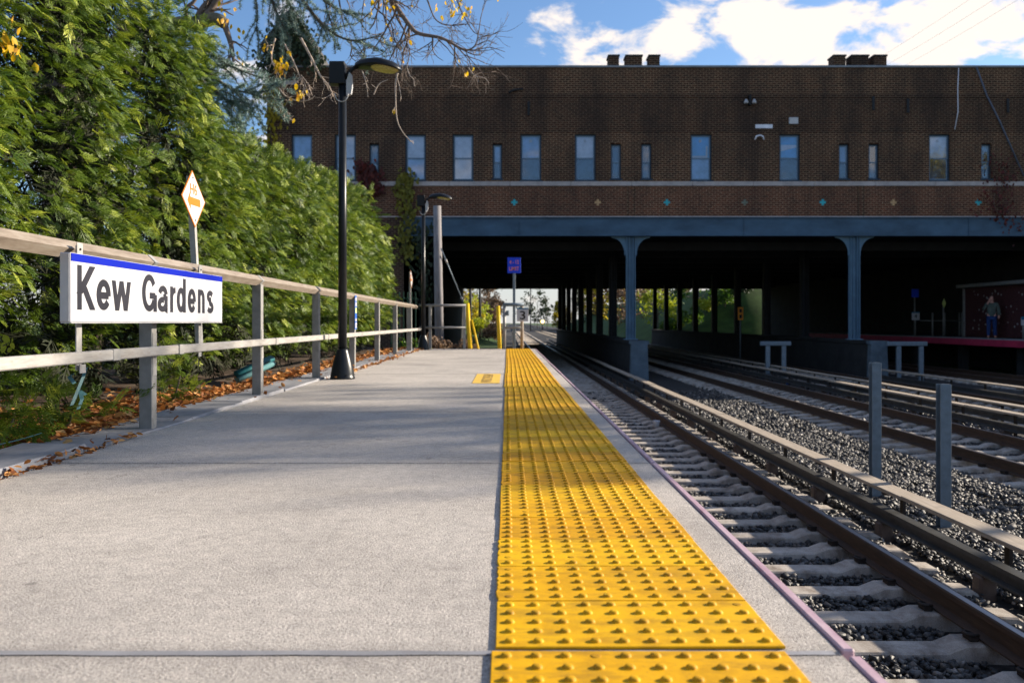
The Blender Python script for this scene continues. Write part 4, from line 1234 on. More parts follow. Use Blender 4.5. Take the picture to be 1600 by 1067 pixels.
MB().box(x - .18, x + .18, 44.83, 44.85, zt - .42, zt).build('panel', 'limit_blue', t)
t, x, zt = opp_post(1474, 527, 474, 43.0, 'diamond_sign', 'dim diamond sign on a post beside the opposite shelter', 'sign')
MB().add([(x + a, 42.95, zt + c) for a, c in ((-.1, 0), (0, -.25), (.1, 0), (0, .25))] + [(x + a, 42.93, zt + c) for a, c in ((-.1, 0), (0, -.25), (.1, 0), (0, .25))], [(0, 1, 2, 3), (7, 6, 5, 4), (0, 4, 5, 1), (1, 5, 6, 2), (2, 6, 7, 3), (3, 7, 4, 0)]).build('plate', 'notice_yellow', t)
t = thing('end_fence', (20.6, 43.5, 0), 'thin dim railing on the opposite platform before the shelter', 'fence')
for px in (1457, 1476, 1499, 1503):
    x = (px - VX) * 43.5 / FPX
    MB().tube([(x, 43.5, 0), (x, 43.5, 1.15)], .04, 6).build('post', 'galvanised_dull', t)
MB().tube([((1437 - VX) * 43.5 / FPX, 43.46, .75), ((1503 - VX) * 43.5 / FPX, 43.46, .75)], .02, 6).build('rail', 'galvanised_dull', t)
t, x, zt = opp_post(1599, 530, 495, 35.5, 'number_sign', 'blue-topped white sign at the right edge before the shelter', 'sign')
MB().box(x - .12, x + .2, 35.44, 35.46, zt - .35, zt).build('panel', 'sign_white', t)
MB().box(x - .12, x + .2, 35.436, 35.441, zt - .12, zt + .003).build('stripe', 'stripe_teal', t)

def skin_mesh(name, joints_, edges, mat, parent, sub=2):
    me = bpy.data.meshes.new(name)
    me.from_pydata([j[0] for j in joints_], edges, [])
    o = bpy.data.objects.new(name, me); put(o, parent)
    sk = o.modifiers.new('skin', 'SKIN'); sk.use_smooth_shade = True
    for i, j in enumerate(joints_):
        r_ = j[1] if isinstance(j[1], tuple) else (j[1], j[1])
        me.skin_vertices[0].data[i].radius = r_
    me.skin_vertices[0].data[0].use_root = True
    ss = o.modifiers.new('sub', 'SUBSURF'); ss.levels = sub; ss.render_levels = sub
    me.materials.append(MATS[mat])
    return o
pp = thing('person', (20.75, 37.2, 0), 'person in olive jacket and blue jeans with one hand raised to the face', 'person')
pp.rotation_euler.z = R(-28)
J = [((0, 0, .95), (.15, .11)), ((0, 0, 1.2), (.15, .10)), ((0, 0, 1.42), (.17, .10)), ((0, 0, 1.52), .06), ((0, -.01, 1.62), (.075, .085)), ((0, -.02, 1.72), (.075, .09)), ((0, -.01, 1.80), (.05, .06)),
     ((-.19, 0, 1.45), .06), ((-.30, -.08, 1.22), .05), ((-.13, -.20, 1.52), .04), ((-.07, -.17, 1.62), (.035, .03)),
     ((.19, 0, 1.45), .06), ((.27, .02, 1.15), .05), ((.27, -.06, .92), .038), ((.26, -.08, .82), (.04, .025)),
     ((-.10, 0, .88), .095), ((-.11, -.01, .48), .065), ((-.12, .02, .08), .045), ((-.13, -.14, .04), .04),
     ((.10, 0, .88), .095), ((.12, -.01, .48), .065), ((.13, .02, .08), .045), ((.15, -.14, .04), .04)]
E = [(0, 1), (1, 2), (2, 3), (3, 4), (4, 5), (5, 6), (2, 7), (7, 8), (8, 9), (9, 10), (2, 11), (11, 12), (12, 13), (13, 14), (0, 15), (15, 16), (16, 17), (17, 18), (0, 19), (19, 20), (20, 21), (21, 22)]
body = skin_mesh('body', J, E, 'skin', pp)
jk = [((0, 0, .86), (.19, .15)), ((0, 0, 1.15), (.185, .14)), ((0, 0, 1.42), (.19, .13)), ((0, 0, 1.52), (.09, .085)), ((-.19, 0, 1.45), .085), ((-.31, -.08, 1.21), .075), ((-.16, -.18, 1.49), .055), ((.19, 0, 1.45), .085), ((.28, .02, 1.15), .075), ((.27, -.05, .94), .055)]
skin_mesh('jacket', jk, [(0, 1), (1, 2), (2, 3), (2, 4), (4, 5), (5, 6), (2, 7), (7, 8), (8, 9)], 'jacket_olive', pp)
skin_mesh('trousers', [((0, 0, .93), (.165, .125)), ((-.105, 0, .86), .115), ((-.115, -.01, .48), .085), ((-.12, .02, .08), .075), ((.105, 0, .86), .115), ((.12, -.01, .48), .085), ((.13, .02, .08), .075)], [(0, 1), (1, 2), (2, 3), (0, 4), (4, 5), (5, 6)], 'jeans_blue', pp)
skin_mesh('hair', [((0, .03, 1.70), (.075, .06)), ((0, .02, 1.79), (.08, .085)), ((0, -.02, 1.83), (.055, .06))], [(0, 1), (1, 2)], 'hair_dark', pp)
for k in range(5):
    a = -.02 + k * .011
    skin_mesh('finger', [((-.09 + a, -.185, 1.63), .008), ((-.085 + a, -.19, 1.665), .008), ((-.075 + a, -.175, 1.69), .007)], [(0, 1), (1, 2)], 'skin', pp, 1)

# small blue bottle cap by the rail and litter between the sleepers
t = thing('litter', (9.3, 29.3, ZB), 'small blue crumpled scrap lying beside the middle cover boards', 'litter')
mb = MB(); mb.lathe(9.45, 29.3, [(.03, ZB - .02), (.10, ZB + .05), (.08, ZB + .13), (.03, ZB + .16)], 8); mb.build('scrap', 'notice_blue', t)
for (x, y_, lab) in ((2.95, 17.2, 'white crumpled paper cup on the nearest track sleepers'),):
    t = thing('paper_cup', (x, y_, ZB), lab, 'litter')
    MB().lathe(x, y_, [(.05, ZB + .04), (.06, ZB + .10), (.075, ZB + .16), (.07, ZB + .18)], 12).build('cup', 'sign_white', t)

# overhead wires to the roof
for k in range(3):
    p0 = at(1352 + k * 30, 104, 36); p1 = Vector((p0.x - 1.2 + k * .05, 4, 11.0 + k * .1))
    pts = [p0.lerp(p1, f) + Vector((0, 0, -.5 * 4 * f * (1 - f))) for f in np.linspace(0, 1, 16)]
    MB().tube(pts, .004, 4).build('overhead_wire', 'wire', None, ('first', 'second', 'third', 'fourth', 'fifth')[k] + ' of the thin overhead wires above the right battlement', 'wire', 'overhead wires above the roof', base=p0)

# =================================================================== VEGETATION
# ---- thuja sprays
def spray_template(fine, seed):
    g = random.Random(seed)
    quads = []
    def leaf(p, d, L, w):
        s = (-d[1], d[0])
        m_ = (p[0] + d[0] * L * .45, p[1] + d[1] * L * .45)
        e = (p[0] + d[0] * L, p[1] + d[1] * L)
        quads.append((p, (m_[0] + s[0] * w, m_[1] + s[1] * w), e, (m_[0] - s[0] * w, m_[1] - s[1] * w)))
    n_ = 5 if fine else 4
    leaf((0, 0), (0, 1), 1.0, .03)
    for i in range(n_):
        t = .12 + .76 * i / n_
        for s in (-1, 1):
            L = (.62 - .45 * t) * g.uniform(.8, 1.15)
            a = R(42 + g.uniform(-9, 9))
            d = (s * math.sin(a), math.cos(a)); p = (0, t)
            leaf(p, d, L, .027 if fine else .037)
            if L > (.3 if fine else .36):
                for q in ((.35, .65) if fine else (.45,)):
                    pp_ = (p[0] + d[0] * L * q, p[1] + d[1] * L * q)
                    a2 = a - R(30) ; leaf(pp_, (s * math.sin(a2), math.cos(a2)), L * .48, .023)
    V, F = [], []
    for q in quads:
        k = len(V)
        for x, y in q: V.append((x, y, -.22 * y * y - .25 * x * x + g.uniform(-.02, .02)))
        F.append((k, k + 1, k + 2, k + 3))
    return np.array(V), np.array(F, np.int32)
SPF = [spray_template(True, s) for s in range(4)]
SPC = [spray_template(False, s) for s in range(4)]

def hedge_tree(cx, cy, h, rx, ry_, nsp, size, fine, seed, label):
    g = np.random.default_rng(seed)
    t = thing('thuja_tree', (cx, cy, -.04), label, 'tree', 'thuja trees of the tall hedge')
    MB().tube([(cx, cy, -.2), (cx + .03, cy, h * .45), (cx, cy, h * .92)], [.09, .06, .02], 8).build('trunk', 'bark', t)
    # crown surface in (angle, height); more sprays on the railing side
    th = np.where(g.random(nsp) < .72, g.normal(0, .85, nsp), g.uniform(-math.pi, math.pi, nsp))
    u = g.random(nsp) ** .92
    prof = np.clip(1.0 - u ** 4.5, .03, 1) ** .6 * (.66 + .34 * np.clip(u / .20, 0, 1))
    cs, sn = np.cos(th), np.sin(th)
    sup = (np.abs(cs) ** 2.8 + np.abs(sn) ** 2.8) ** (-1 / 2.8)
    px = cx + rx * prof * sup * cs; py = cy + ry_ * prof * sup * sn; pz = .24 + u * h
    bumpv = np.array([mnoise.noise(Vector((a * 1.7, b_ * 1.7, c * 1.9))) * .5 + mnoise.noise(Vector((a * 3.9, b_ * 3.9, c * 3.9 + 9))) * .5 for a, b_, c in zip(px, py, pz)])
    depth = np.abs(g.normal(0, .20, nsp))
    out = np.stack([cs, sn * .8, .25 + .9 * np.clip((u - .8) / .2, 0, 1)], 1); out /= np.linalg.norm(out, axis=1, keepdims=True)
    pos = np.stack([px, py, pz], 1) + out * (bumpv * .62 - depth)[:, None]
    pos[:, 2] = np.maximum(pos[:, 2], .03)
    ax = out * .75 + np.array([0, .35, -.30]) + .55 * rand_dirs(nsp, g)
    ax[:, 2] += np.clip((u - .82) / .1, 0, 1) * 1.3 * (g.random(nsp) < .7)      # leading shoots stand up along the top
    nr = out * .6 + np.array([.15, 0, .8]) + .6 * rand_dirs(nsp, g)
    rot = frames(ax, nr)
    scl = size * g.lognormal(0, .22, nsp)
    tint = np.clip(.50 + .40 * bumpv + g.normal(0, .19, nsp), 0, 1)  # bulges paler, hollows darker: relief shade put into the spray colour
    T = SPF if fine else SPC
    Vs, Fs, Ts, off = [], [], [], 0
    for k in range(4):
        sel = np.arange(nsp) % 4 == k
        V, F, tt = scatter(T[k][0], T[k][1], pos[sel], rot[sel], scl[sel], tint[sel])
        Vs.append(V); Fs.append(F + off); Ts.append(tt); off += len(V)
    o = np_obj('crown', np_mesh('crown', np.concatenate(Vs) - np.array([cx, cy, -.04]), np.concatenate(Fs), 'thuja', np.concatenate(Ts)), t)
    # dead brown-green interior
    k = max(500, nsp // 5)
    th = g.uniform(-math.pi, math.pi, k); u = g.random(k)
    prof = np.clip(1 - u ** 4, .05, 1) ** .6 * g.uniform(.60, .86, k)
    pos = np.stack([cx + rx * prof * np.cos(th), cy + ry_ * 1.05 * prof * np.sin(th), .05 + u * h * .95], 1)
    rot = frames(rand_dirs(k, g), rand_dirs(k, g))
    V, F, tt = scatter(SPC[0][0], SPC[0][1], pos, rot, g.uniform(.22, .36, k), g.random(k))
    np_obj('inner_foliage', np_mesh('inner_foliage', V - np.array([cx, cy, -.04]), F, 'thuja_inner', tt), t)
    return t
HEDGE = [(-4.75, 3.6, 3.6, 1.30, 1.25, 1500, .15, True), (-4.72, 5.5, 4.2, 1.32, 1.2, 5600, .120, True), (-4.55, 7.3, 4.5, 1.30, 1.15, 6000, .120, True), (-4.3, 9.0, 4.3, 1.28, 1.1, 5200, .126, True),
         (-4.25, 10.4, 4.0, 1.15, .85, 3600, .13, True), (-4.4, 12.1, 3.05, 1.30, 1.1, 3500, .162, False), (-4.4, 13.8, 3.3, 1.35, 1.15, 3400, .168, False), (-4.4, 15.5, 3.45, 1.35, 1.15, 3200, .187, False),
         (-4.4, 17.3, 3.6, 1.4, 1.2, 3000, .197, False), (-4.4, 19.1, 3.75, 1.4, 1.2, 2800, .208, False), (-4.4, 20.9, 3.9, 1.4, 1.1, 2600, .208, False), (-4.4, 22.2, 3.6, 1.35, .8, 2000, .20, False)]
for i, a in enumerate(HEDGE):
    ordn = ['nearest', 'second', 'third', 'fourth', 'fifth', 'sixth', 'seventh', 'eighth', 'ninth', 'tenth', 'eleventh', 'farthest'][i]
    hedge_tree(*a, 50 + i, f'dense green thuja in the hedge behind the railing, {ordn} along the row')
# low thuja sprigs creeping out over the leaf litter
def sprig(x, y, h, k, seed, label):
    g = np.random.default_rng(seed)
    t = thing('thuja_sprig', (x, y, -.02), label, 'shrub', 'low thuja sprigs at the hedge foot')
    pos = np.stack([x + g.normal(0, .13, k), y + g.normal(0, .16, k), g.random(k) * h], 1)
    ax = rand_dirs(k, g) * .7 + np.array([.5, -.2, .35]); nr = np.array([0, 0, 1.]) + .6 * rand_dirs(k, g)
    V, F, tt = scatter(*SPF[seed % 4], pos, frames(ax, nr), .16 * g.lognormal(0, .2, k), g.uniform(.35, .95, k))
    np_obj('foliage', np_mesh('foliage', V - np.array([x, y, -.02]), F, 'thuja', tt), t)
    MB().tube([(x - .2, y, -.05), (x, y, .05), (x + .05, y, h * .8)], [.012, .01, .004], 5).build('stem', 'bark', t)
sprig(-2.80, 4.85, .22, 34, 1, 'low thuja sprig spilling over leaves, nearest of them')
sprig(-2.9, 5.15, .34, 50, 2, 'low thuja sprig under the name sign, second nearest')
sprig(-2.78, 5.5, .25, 45, 3, 'small low thuja sprig just before the railing post under the sign')
sprig(-2.80, 7.3, .3, 40, 5, 'low thuja sprig between the two nearest railing posts in view')

# ---- leaf litter
def leaf_quads():
    V = np.array([(0, -.5, 0), (.30, -.18, .08), (.24, .22, .10), (0, .5, .02), (-.26, .2, .09), (-.30, -.2, .1)])
    return V, np.array([(0, 1, 2, 3), (0, 3, 4, 5)], np.int32)
LV, LF = leaf_quads()
def litter(k, x_of, y0, y1, smin, smax, seed, zoff=.0):
    g = np.random.default_rng(seed)
    y = g.uniform(y0, y1, k); x = x_of(g, k, y)
    z = np.array([bank(a, b_) for a, b_ in zip(x, y)]) + g.exponential(.014, k) + .006 + zoff
    nr = np.array([0, 0, 1.]) + .75 * rand_dirs(k, g); ax = rand_dirs(k, g) * np.array([1, 1, .3])
    V, F, _ = scatter(LV, LF, np.stack([x, y, z], 1), frames(ax, nr), g.uniform(smin, smax, k))
    return V, F
ls = [litter(9500, lambda g, k, y: -2.50 - np.abs(g.normal(0, .46, k)), 2.2, 9, .04, .08, 1), litter(5200, lambda g, k, y: -2.50 - np.abs(g.normal(0, .26, k)), 9, 22.3, .06, .11, 2),
      litter(160, lambda g, k, y: -2.225 + np.abs(g.normal(0, .018, k)), 3.0, 5.2, .03, .05, 3, .03), litter(70, lambda g, k, y: -2.30 + g.normal(0, .12, k), 4.0, 22, .04, .07, 4, .055),
      litter(320, lambda g, k, y: -2.18 + np.abs(g.normal(0, .05, k)), 11.5, 21.5, .04, .07, 5, .04)]
off = 0; Vs, Fs = [], []
for V, F in ls: Vs.append(V); Fs.append(F + off); off += len(V)
np_obj('leaf_litter', np_mesh('leaf_litter', np.concatenate(Vs), np.concatenate(Fs), 'leaf_litter'), label='fallen orange and brown leaves along the hedge foot', cat='fallen leaves', kind='stuff')

# ---- teal plastic things in the leaves
t = thing('pipe_bundle', (-2.9, 9.9, 0), 'bundle of short teal plastic pipes lying under the hedge', 'pipes')
for k in range(4):
    p0 = Vector((-3.02 - .05 * k, 9.7 + .14 * k, .04 + .05 * (k % 2))); p1 = p0 + Vector((.26, .55, .16))
    MB().tube([p0, p1], .032, 8).build('pipe', 'teal_plastic' if k % 2 else 'teal_pale', t)
def strap(pts, label):
    t = thing('plastic_strip', pts[0], label, 'plastic strip', 'teal plastic strips in the leaves')
    vs, fs = [], []
    for p in pts: p = Vector(p); vs += [p + Vector((-.004, -.012, 0)), p + Vector((.006, .012, .006)), p + Vector((.006, .012, .009)), p + Vector((-.004, -.012, .003))]
    for i in range(len(pts) - 1):
        for q in range(4): fs.append((i * 4 + q, i * 4 + (q + 1) % 4, i * 4 + 4 + (q + 1) % 4, i * 4 + 4 + q))
    fs += [(0, 1, 2, 3), tuple(len(vs) - 4 + q for q in (3, 2, 1, 0))]
    MB().add(vs, fs).build('strip', 'teal_pale', t)
strap([at(112, 634, 5.0), at(121, 612, 5.05), at(130, 590, 5.1), at(134, 576, 5.15)], 'teal plastic strip standing up below the left sign strap')
strap([at(116, 600, 5.2), at(108, 590, 5.2), at(113, 586, 5.2)], 'short teal plastic scrap beside the standing strip')
strap([(-2.72, 4.62, .03), (-2.66, 4.74, .045), (-2.62, 4.86, .06)], 'flat teal plastic strip among the leaves, nearest')
strap([(-2.95, 4.52, .04), (-2.9, 4.66, .06), (-2.86, 4.78, .05)], 'flat teal plastic strip among the leaves, farther back')
strap([at(122, 640, 5.0), at(128, 625, 5.05), at(124, 612, 5.1), at(133, 618, 5.1)], 'curled teal plastic strip at the hedge foot')

# ---- generic tubes for limbs
def grow(mb, p, d, L, r_, depth, g, tips, droop=.0, wander=.28, kids=(2, 4)):
    n_ = 6; pts = [p.copy()]; rad = [r_]
    q, dd = p.copy(), d.normalized()
    for i in range(n_):
        dd = (dd + Vector((g.uniform(-1, 1), g.uniform(-1, 1), g.uniform(-1, 1))) * wander + Vector((0, 0, -droop))).normalized()
        q = q + dd * (L / n_); pts.append(q.copy()); rad.append(r_ * (1 - .75 * (i + 1) / n_) + .0012)
    mb.tube(pts, rad, 5 if r_ > .012 else 4, True, False)
    tips.append((pts[-1], dd.copy()))
    if depth > 0:
        for _ in range(g.randint(*kids)):
            i = g.randint(1, n_ - 1)
            a = (pts[i] - pts[i - 1]).normalized()
            nd = (a + Vector((g.uniform(-1, 1), g.uniform(-1, 1), g.uniform(-1, 1))).normalized() * 1.0).normalized()
            grow(mb, pts[i], nd, L * g.uniform(.4, .7), rad[i] * .6, depth - 1, g, tips, droop, wander, kids)

def spline(pts, per=5):
    pts = [Vector(p) for p in pts]; out = []
    for i in range(len(pts) - 1):
        p0, p1, p2, p3 = pts[max(i - 1, 0)], pts[i], pts[i + 1], pts[min(i + 2, len(pts) - 1)]
        for k in range(per):
            t = k / per
            out.append(.5 * ((2 * p1) + (p2 - p0) * t + (2 * p0 - 5 * p1 + 4 * p2 - p3) * t * t + (3 * p1 - p0 - 3 * p2 + p3) * t ** 3))
    out.append(pts[-1]); return out

# ---- bare tree whose limbs hang over the lamp
bt = thing('bare_tree', (-6.3, 12.2, 0), 'almost bare tree behind the hedge with limbs hanging over the lamp', 'tree')
g = random.Random(21)
mb = MB(); tw = MB(); pale = MB(); tips = []
mb.tube(spline([(-6.3, 12.2, -.3), (-6.25, 12.1, 2.2), (-6.1, 11.8, 4.2), (-5.9, 11.6, 5.6), (-5.2, 11.7, 7.0), (-4.4, 12.0, 8.0)]), list(np.linspace(.24, .12, 26)), 12)
mb.build('trunk', 'bark', bt)
lm = MB()
D1 = 11.6
main = spline([at(150, 90, D1), at(205, 55, D1), at(262, 40, D1), at(300, 38, D1), at(335, 30, D1 - .1), at(350, 37, D1 - .2)])
lm.tube(main, list(np.linspace(.12, .075, len(main))), 10)
lm.build('limb', 'bark_lichen', bt)
def limb(pxs, D, r0, r1, depth=2, kidL=.5, droop=.03, nk=8, dstB=tw, trunk=None):
    pts = spline([at(a, b_, D + dd) for a, b_, dd in pxs])
    if trunk is not None: pts = [Vector(trunk)] + pts
    rad = list(np.linspace(r0, r1, len(pts)))
    dstB.tube(pts, rad, 6, True, False)
    for _ in range(nk):
        i = g.randint(2, len(pts) - 2)
        a = (pts[i + 1] - pts[i]).normalized()
        nd = (a + Vector((g.uniform(-1, 1), g.uniform(-.6, .6), g.uniform(-1, .6))).normalized() * .95).normalized()
        grow(dstB, pts[i], nd, kidL * g.uniform(.5, 1.2), rad[i] * .5, depth, g, tips, droop)
TRUNK_TOP = (-4.4, 12.0, 8.0)
limb([(350, 37, -.2), (358, 60, -.2), (363, 80, -.2), (365, 97, -.2)], D1, .045, .018, 1, .3, .03, 4)
limb([(362, 85, -.2), (352, 98, -.2), (348, 108, -.2)], D1, .018, .006, 1, .2, .03, 2)
limb([(305, 35, 0), (318, 12, 0), (335, -5, 0), (352, -18, 0)], D1, .045, .03, 1, .4, 0, 5)
limb([(318, 32, 0), (335, 8, 0), (355, -18, 0), (372, -40, 0)], D1, .055, .035, 1, .4, 0, 4)
limb([(292, 30, 0), (291, 14, 0), (302, 4, 0), (312, -10, 0)], D1, .03, .02, 1, .4, 0, 4)
limb([(470, -140, .4), (560, -80, .3), (603, -15, .3), (620, 12, .3), (640, 40, .2), (655, 53, .2), (690, 60, .1), (716, 74, .1), (728, 80, 0)], 11.8, .05, .012, 2, .85, .03, 16, trunk=TRUNK_TOP)
limb([(728, 80, 0), (742, 72, 0), (748, 50, 0), (752, 25, 0), (760, 0, 0)], 11.8, .012, .004, 2, .4, -.03, 5)
limb([(716, 74, .1), (735, 84, .1), (750, 86, .1), (762, 72, .1)], 11.8, .010, .003, 1, .3, 0, 4)
limb([(603, -15, .3), (585, 8, .3), (600, 25, .3), (612, 40, .3), (616, 62, .3), (624, 72, .3)], 11.8, .014, .006, 2, .5, .06, 6)
limb([(655, 53, .2), (640, 58, .2), (624, 72, .2), (618, 92, .2)], 11.8, .013, .004, 2, .4, .06, 4)
limb([(640, 40, .2), (634, 60, .2), (640, 80, .2), (636, 108, .2), (640, 118, .2)], 11.8, .012, .004, 2, .35, .08, 5)
limb([(710, 70, .1), (712, 95, .1), (720, 104, .1), (740, 118, .1)], 11.8, .011, .004, 2, .3, .05, 4)
limb([(520, -60, .5), (528, -10, .5), (535, 30, .5), (540, 50, .5)], 12.2, .02, .006, 2, .6, .08, 7)
limb([(548, 88, .5), (556, 88, .5), (592, 87, .5), (606, 76, .5)], 12.2, .008, .004, 1, .3, 0, 3)
limb([(545, 60, .5), (550, 72, .5), (548, 88, .5), (556, 96, .5)], 12.2, .012, .006, 1, .3, .02, 3)
limb([(560, -90, .6), (572, -30, .6), (566, 20, .6), (566, 50, .6), (568, 80, .6)], 12.6, .012, .004, 2, .5, .06, 6)
limb([(640, -40, .6), (665, -5, .6), (680, 30, .6), (702, 40, .6), (732, 38, .6)], 12.6, .016, .005, 2, .6, .02, 9, trunk=(-3.0, 12.1, 7.0))
limb([(690, -60, .6), (708, -15, .6), (722, 20, .6), (740, 50, .6), (756, 56, .6)], 12.6, .014, .005, 2, .5, .02, 8, trunk=(-2.2, 12.1, 6.6))
# hanging shoots against the brick wall, sunlight put into their pale colour
limb([(624, 108, -.3), (619, 125, -.3), (618, 150, -.3), (620, 185, -.3), (628, 205, -.3), (642, 222, -.3)], 11.6, .012, .006, 1, .12, .05, 2, pale)
limb([(619, 118, -.3), (624, 135, -.3), (627, 155, -.3)], 11.6, .008, .004, 0, .1, .05, 2, pale)
limb([(584, 148, -.3), (592, 132, -.3), (606, 125, -.3)], 11.6, .009, .004, 0, .1, .05, 2, pale)
limb([(566, 112, -.3), (572, 130, -.3), (575, 152, -.3)], 11.6, .009, .004, 0, .12, .05, 3, pale)
limb([(636, 105, -.1), (640, 118, -.1), (646, 124, -.1), (647, 135, -.1)], 11.6, .008, .004, 0, .1, .05, 2, pale)
limb([(732, 106, 0), (741, 118, 0), (758, 123, 0), (764, 131, 0)], 11.6, .009, .004, 0, .1, .05, 2, pale)
limb([(436, 138, 0), (446, 150, 0), (465, 158, 0), (482, 157, 0), (492, 150, 0)], 11.9, .011, .005, 1, .14, 0, 3, pale)
limb([(470, 60, 0), (487, 92, 0), (500, 118, 0), (514, 135, 0), (520, 152, 0)], 11.9, .02, .008, 1, .25, .02, 6, pale)
limb([(445, 70, 0), (460, 100, 0), (470, 125, 0), (480, 150, 0)], 11.9, .014, .006, 1, .25, .02, 6, pale)
limb([(430, 60, 0), (424, 90, 0), (432, 110, 0), (442, 128, 0)], 11.9, .012, .006, 1, .2, .02, 5, pale)
limb([(470, 118, 0), (480, 130, 0), (488, 150, 0)], 11.9, .010, .005, 1, .18, .02, 4, pale)
limb([(436, 150, 0), (442, 168, 0), (445, 190, 0)], 11.9, .010, .005, 1, .18, .02, 3, pale)
tw.build('branches', 'twig', bt, kind='stuff')
pale.build('hanging_shoots', 'twig_sunlit', bt, kind='stuff')
# the few leaves left on it
def leaves_at(pts, size, seed):
    gg = np.random.default_rng(seed); k = len(pts)
    ax = rand_dirs(k, gg) * .5 + np.array([0, 0, -1.]); nr = rand_dirs(k, gg)
    return scatter(LV, LF, np.array([tuple(p) for p in pts]), frames(ax, nr), size * gg.lognormal(0, .2, k))[:2]
lp = []
for (px, py, D, k, sp) in ((438, 110, 11.7, 26, .05), (441, 101, 11.7, 14, .04), (468, 147, 11.7, 14, .045), (350, 37, 11.4, 8, .04), (425, 75, 11.8, 6, .06), (448, 82, 11.8, 5, .06),
                           (372, 90, 11.5, 3, .05), (578, 5, 12, 9, .09), (606, 14, 12, 9, .06), (690, 15, 12, 6, .06), (705, 18, 12, 12, .07), (734, 20, 12, 7, .04), (715, 8, 12, 6, .06),
                           (375, 55, 11.5, 3, .03), (325, 70, 11.5, 4, .06), (352, 12, 11.5, 4, .05), (728, 113, 11.7, 4, .04), (10, 75, 6.2, 26, .07)):
    c = at(px, py, D)
    for _ in range(k): lp.append(c + Vector((g.gauss(0, sp), g.gauss(0, sp), g.gauss(0, sp))))
for p, d in tips:
    if g.random() < .018: lp.append(p)
V, F = leaves_at(lp, .066, 5)
o = np_obj('leaves', np_mesh('leaves', V - np.array([-6.3, 12.2, 0]), F, 'leaf_yellow'), bt)

# lime twig at the left edge above the middle rail
t = thing('leafy_twig', at(-20, 560, 4.6), 'small twig with lime green leaves at the left edge', 'twig')
MB().tube([at(-40, 560, 4.6), at(-5, 545, 4.6), at(16, 535, 4.6)], [.006, .004, .002], 5).build('stem', 'bark', t)
pts = [at(a, b_, 4.6) for a, b_ in ((6, 545), (14, 536), (18, 533), (10, 530), (20, 540), (2, 538), (15, 547), (-4, 548), (5, 500 + 40))]
V, F = leaves_at(pts, .035, 8)
np_obj('leaves', np_mesh('leaves', V - np.array(tuple(at(-20, 560, 4.6))), F, 'leaf_lime'), t)

# ---- blue cedar
ct = thing('blue_cedar', (-7.2, 15.0, 0), 'blue-green cedar behind the hedge with drooping boughs', 'tree')
CT = Vector((-7.2, 15.0, 0))
tr_ = MB().tube([CT, CT + Vector((.1, -.3, 4)), CT + Vector((.2, -.5, 8)), CT + Vector((.2, -.5, 10))], [.25, .2, .12, .05], 10).build('trunk', 'bark', ct)
bg = MB(); need = []
g = random.Random(33)
def bough(pxs, D, r0, nk, kl, droop=.06):
    pts = spline([at(a, b_, D) for a, b_ in pxs], 6)
    bg.tube(pts, list(np.linspace(r0, .005, len(pts))), 6, True, False)
    lines = [(pts, 1)]
    for _ in range(nk):
        i = g.randint(1, len(pts) - 2); a = (pts[i + 1] - pts[i]).normalized()
        d = (a * .8 + Vector((g.uniform(-1, 1), g.uniform(-1, 1), g.uniform(-.9, .35)))).normalized()
        q, sub_ = pts[i].copy(), [pts[i].copy()]
        for k in range(5):
            d = (d + Vector((g.uniform(-.2, .2), g.uniform(-.2, .2), g.uniform(-.2, .2) - droop))).normalized()
            q = q + d * kl * g.uniform(.12, .26); sub_.append(q.copy())
        bg.tube(sub_, list(np.linspace(.006, .003, 6)), 4, True, False); lines.append((sub_, 1))
    for ln, _ in lines:
        for i in range(len(ln) - 1):
            L = (ln[i + 1] - ln[i]).length
            for k in range(max(1, int(L / .016))): need.append(ln[i].lerp(ln[i + 1], g.random()))
D2 = 12.6
bough([(240, 60), (290, 90), (330, 118), (365, 140), (400, 145), (425, 140)], 10.4, .03, 26, .55)
bough([(250, 40), (300, 62), (345, 95), (380, 112), (410, 122)], 10.4 + .2, .03, 22, .55)
bough([(270, 100), (320, 130), (360, 160), (400, 170)], 10.4 - .2, .03, 20, .5)
bough([(240, 20), (265, 35), (300, 55), (330, 60)], 10.4, .02, 14, .5)
bough([(360, -50), (395, -10), (402, 20), (400, 48)], D2 - .3, .02, 9, .5, .12)
bough([(400, -60), (418, -20), (430, 15), (445, 45), (455, 60)], D2 - .3, .03, 16, .6, .1)
bough([(440, -60), (462, -15), (480, 10), (500, 35), (520, 52), (545, 63), (570, 62), (598, 54)], D2 - .2, .035, 20, .5, .02)
bough([(470, -70), (490, -30), (505, 0), (530, 15), (552, 18)], D2, .03, 12, .5, .05)
bough([(430, -50), (440, -20), (452, 5), (470, 30)], D2, .025, 14, .5, .08)
bough([(480, -40), (505, -5), (512, 20), (520, 45), (524, 85)], D2, .018, 8, .4, .12)
bg.build('boughs', 'bark', ct, kind='stuff')
need = np.array([tuple(p) for p in need])
gg = np.random.default_rng(4)
# a tuft is a small whorl of needles
TVn, TFn = [], []
for k in range(7):
    a = 2 * math.pi * k / 7; e = .5 + .35 * math.sin(3.1 * k)
    d = Vector((math.cos(a) * math.cos(e), math.sin(a) * math.cos(e), math.sin(e))); s = d.orthogonal().normalized() * .075
    kk = len(TVn); TVn += [tuple(-s), tuple(s), tuple(d)]; TFn.append((kk, kk + 1, kk + 2))
V, F, _ = scatter(np.array(TVn), np.array(TFn, np.int32), need, frames(rand_dirs(len(need), gg), rand_dirs(len(need), gg)), gg.uniform(.04, .07, len(need)))
np_obj('needles', np_mesh('needles', V - np.array(tuple(CT)), F, 'cedar_blue'), ct)

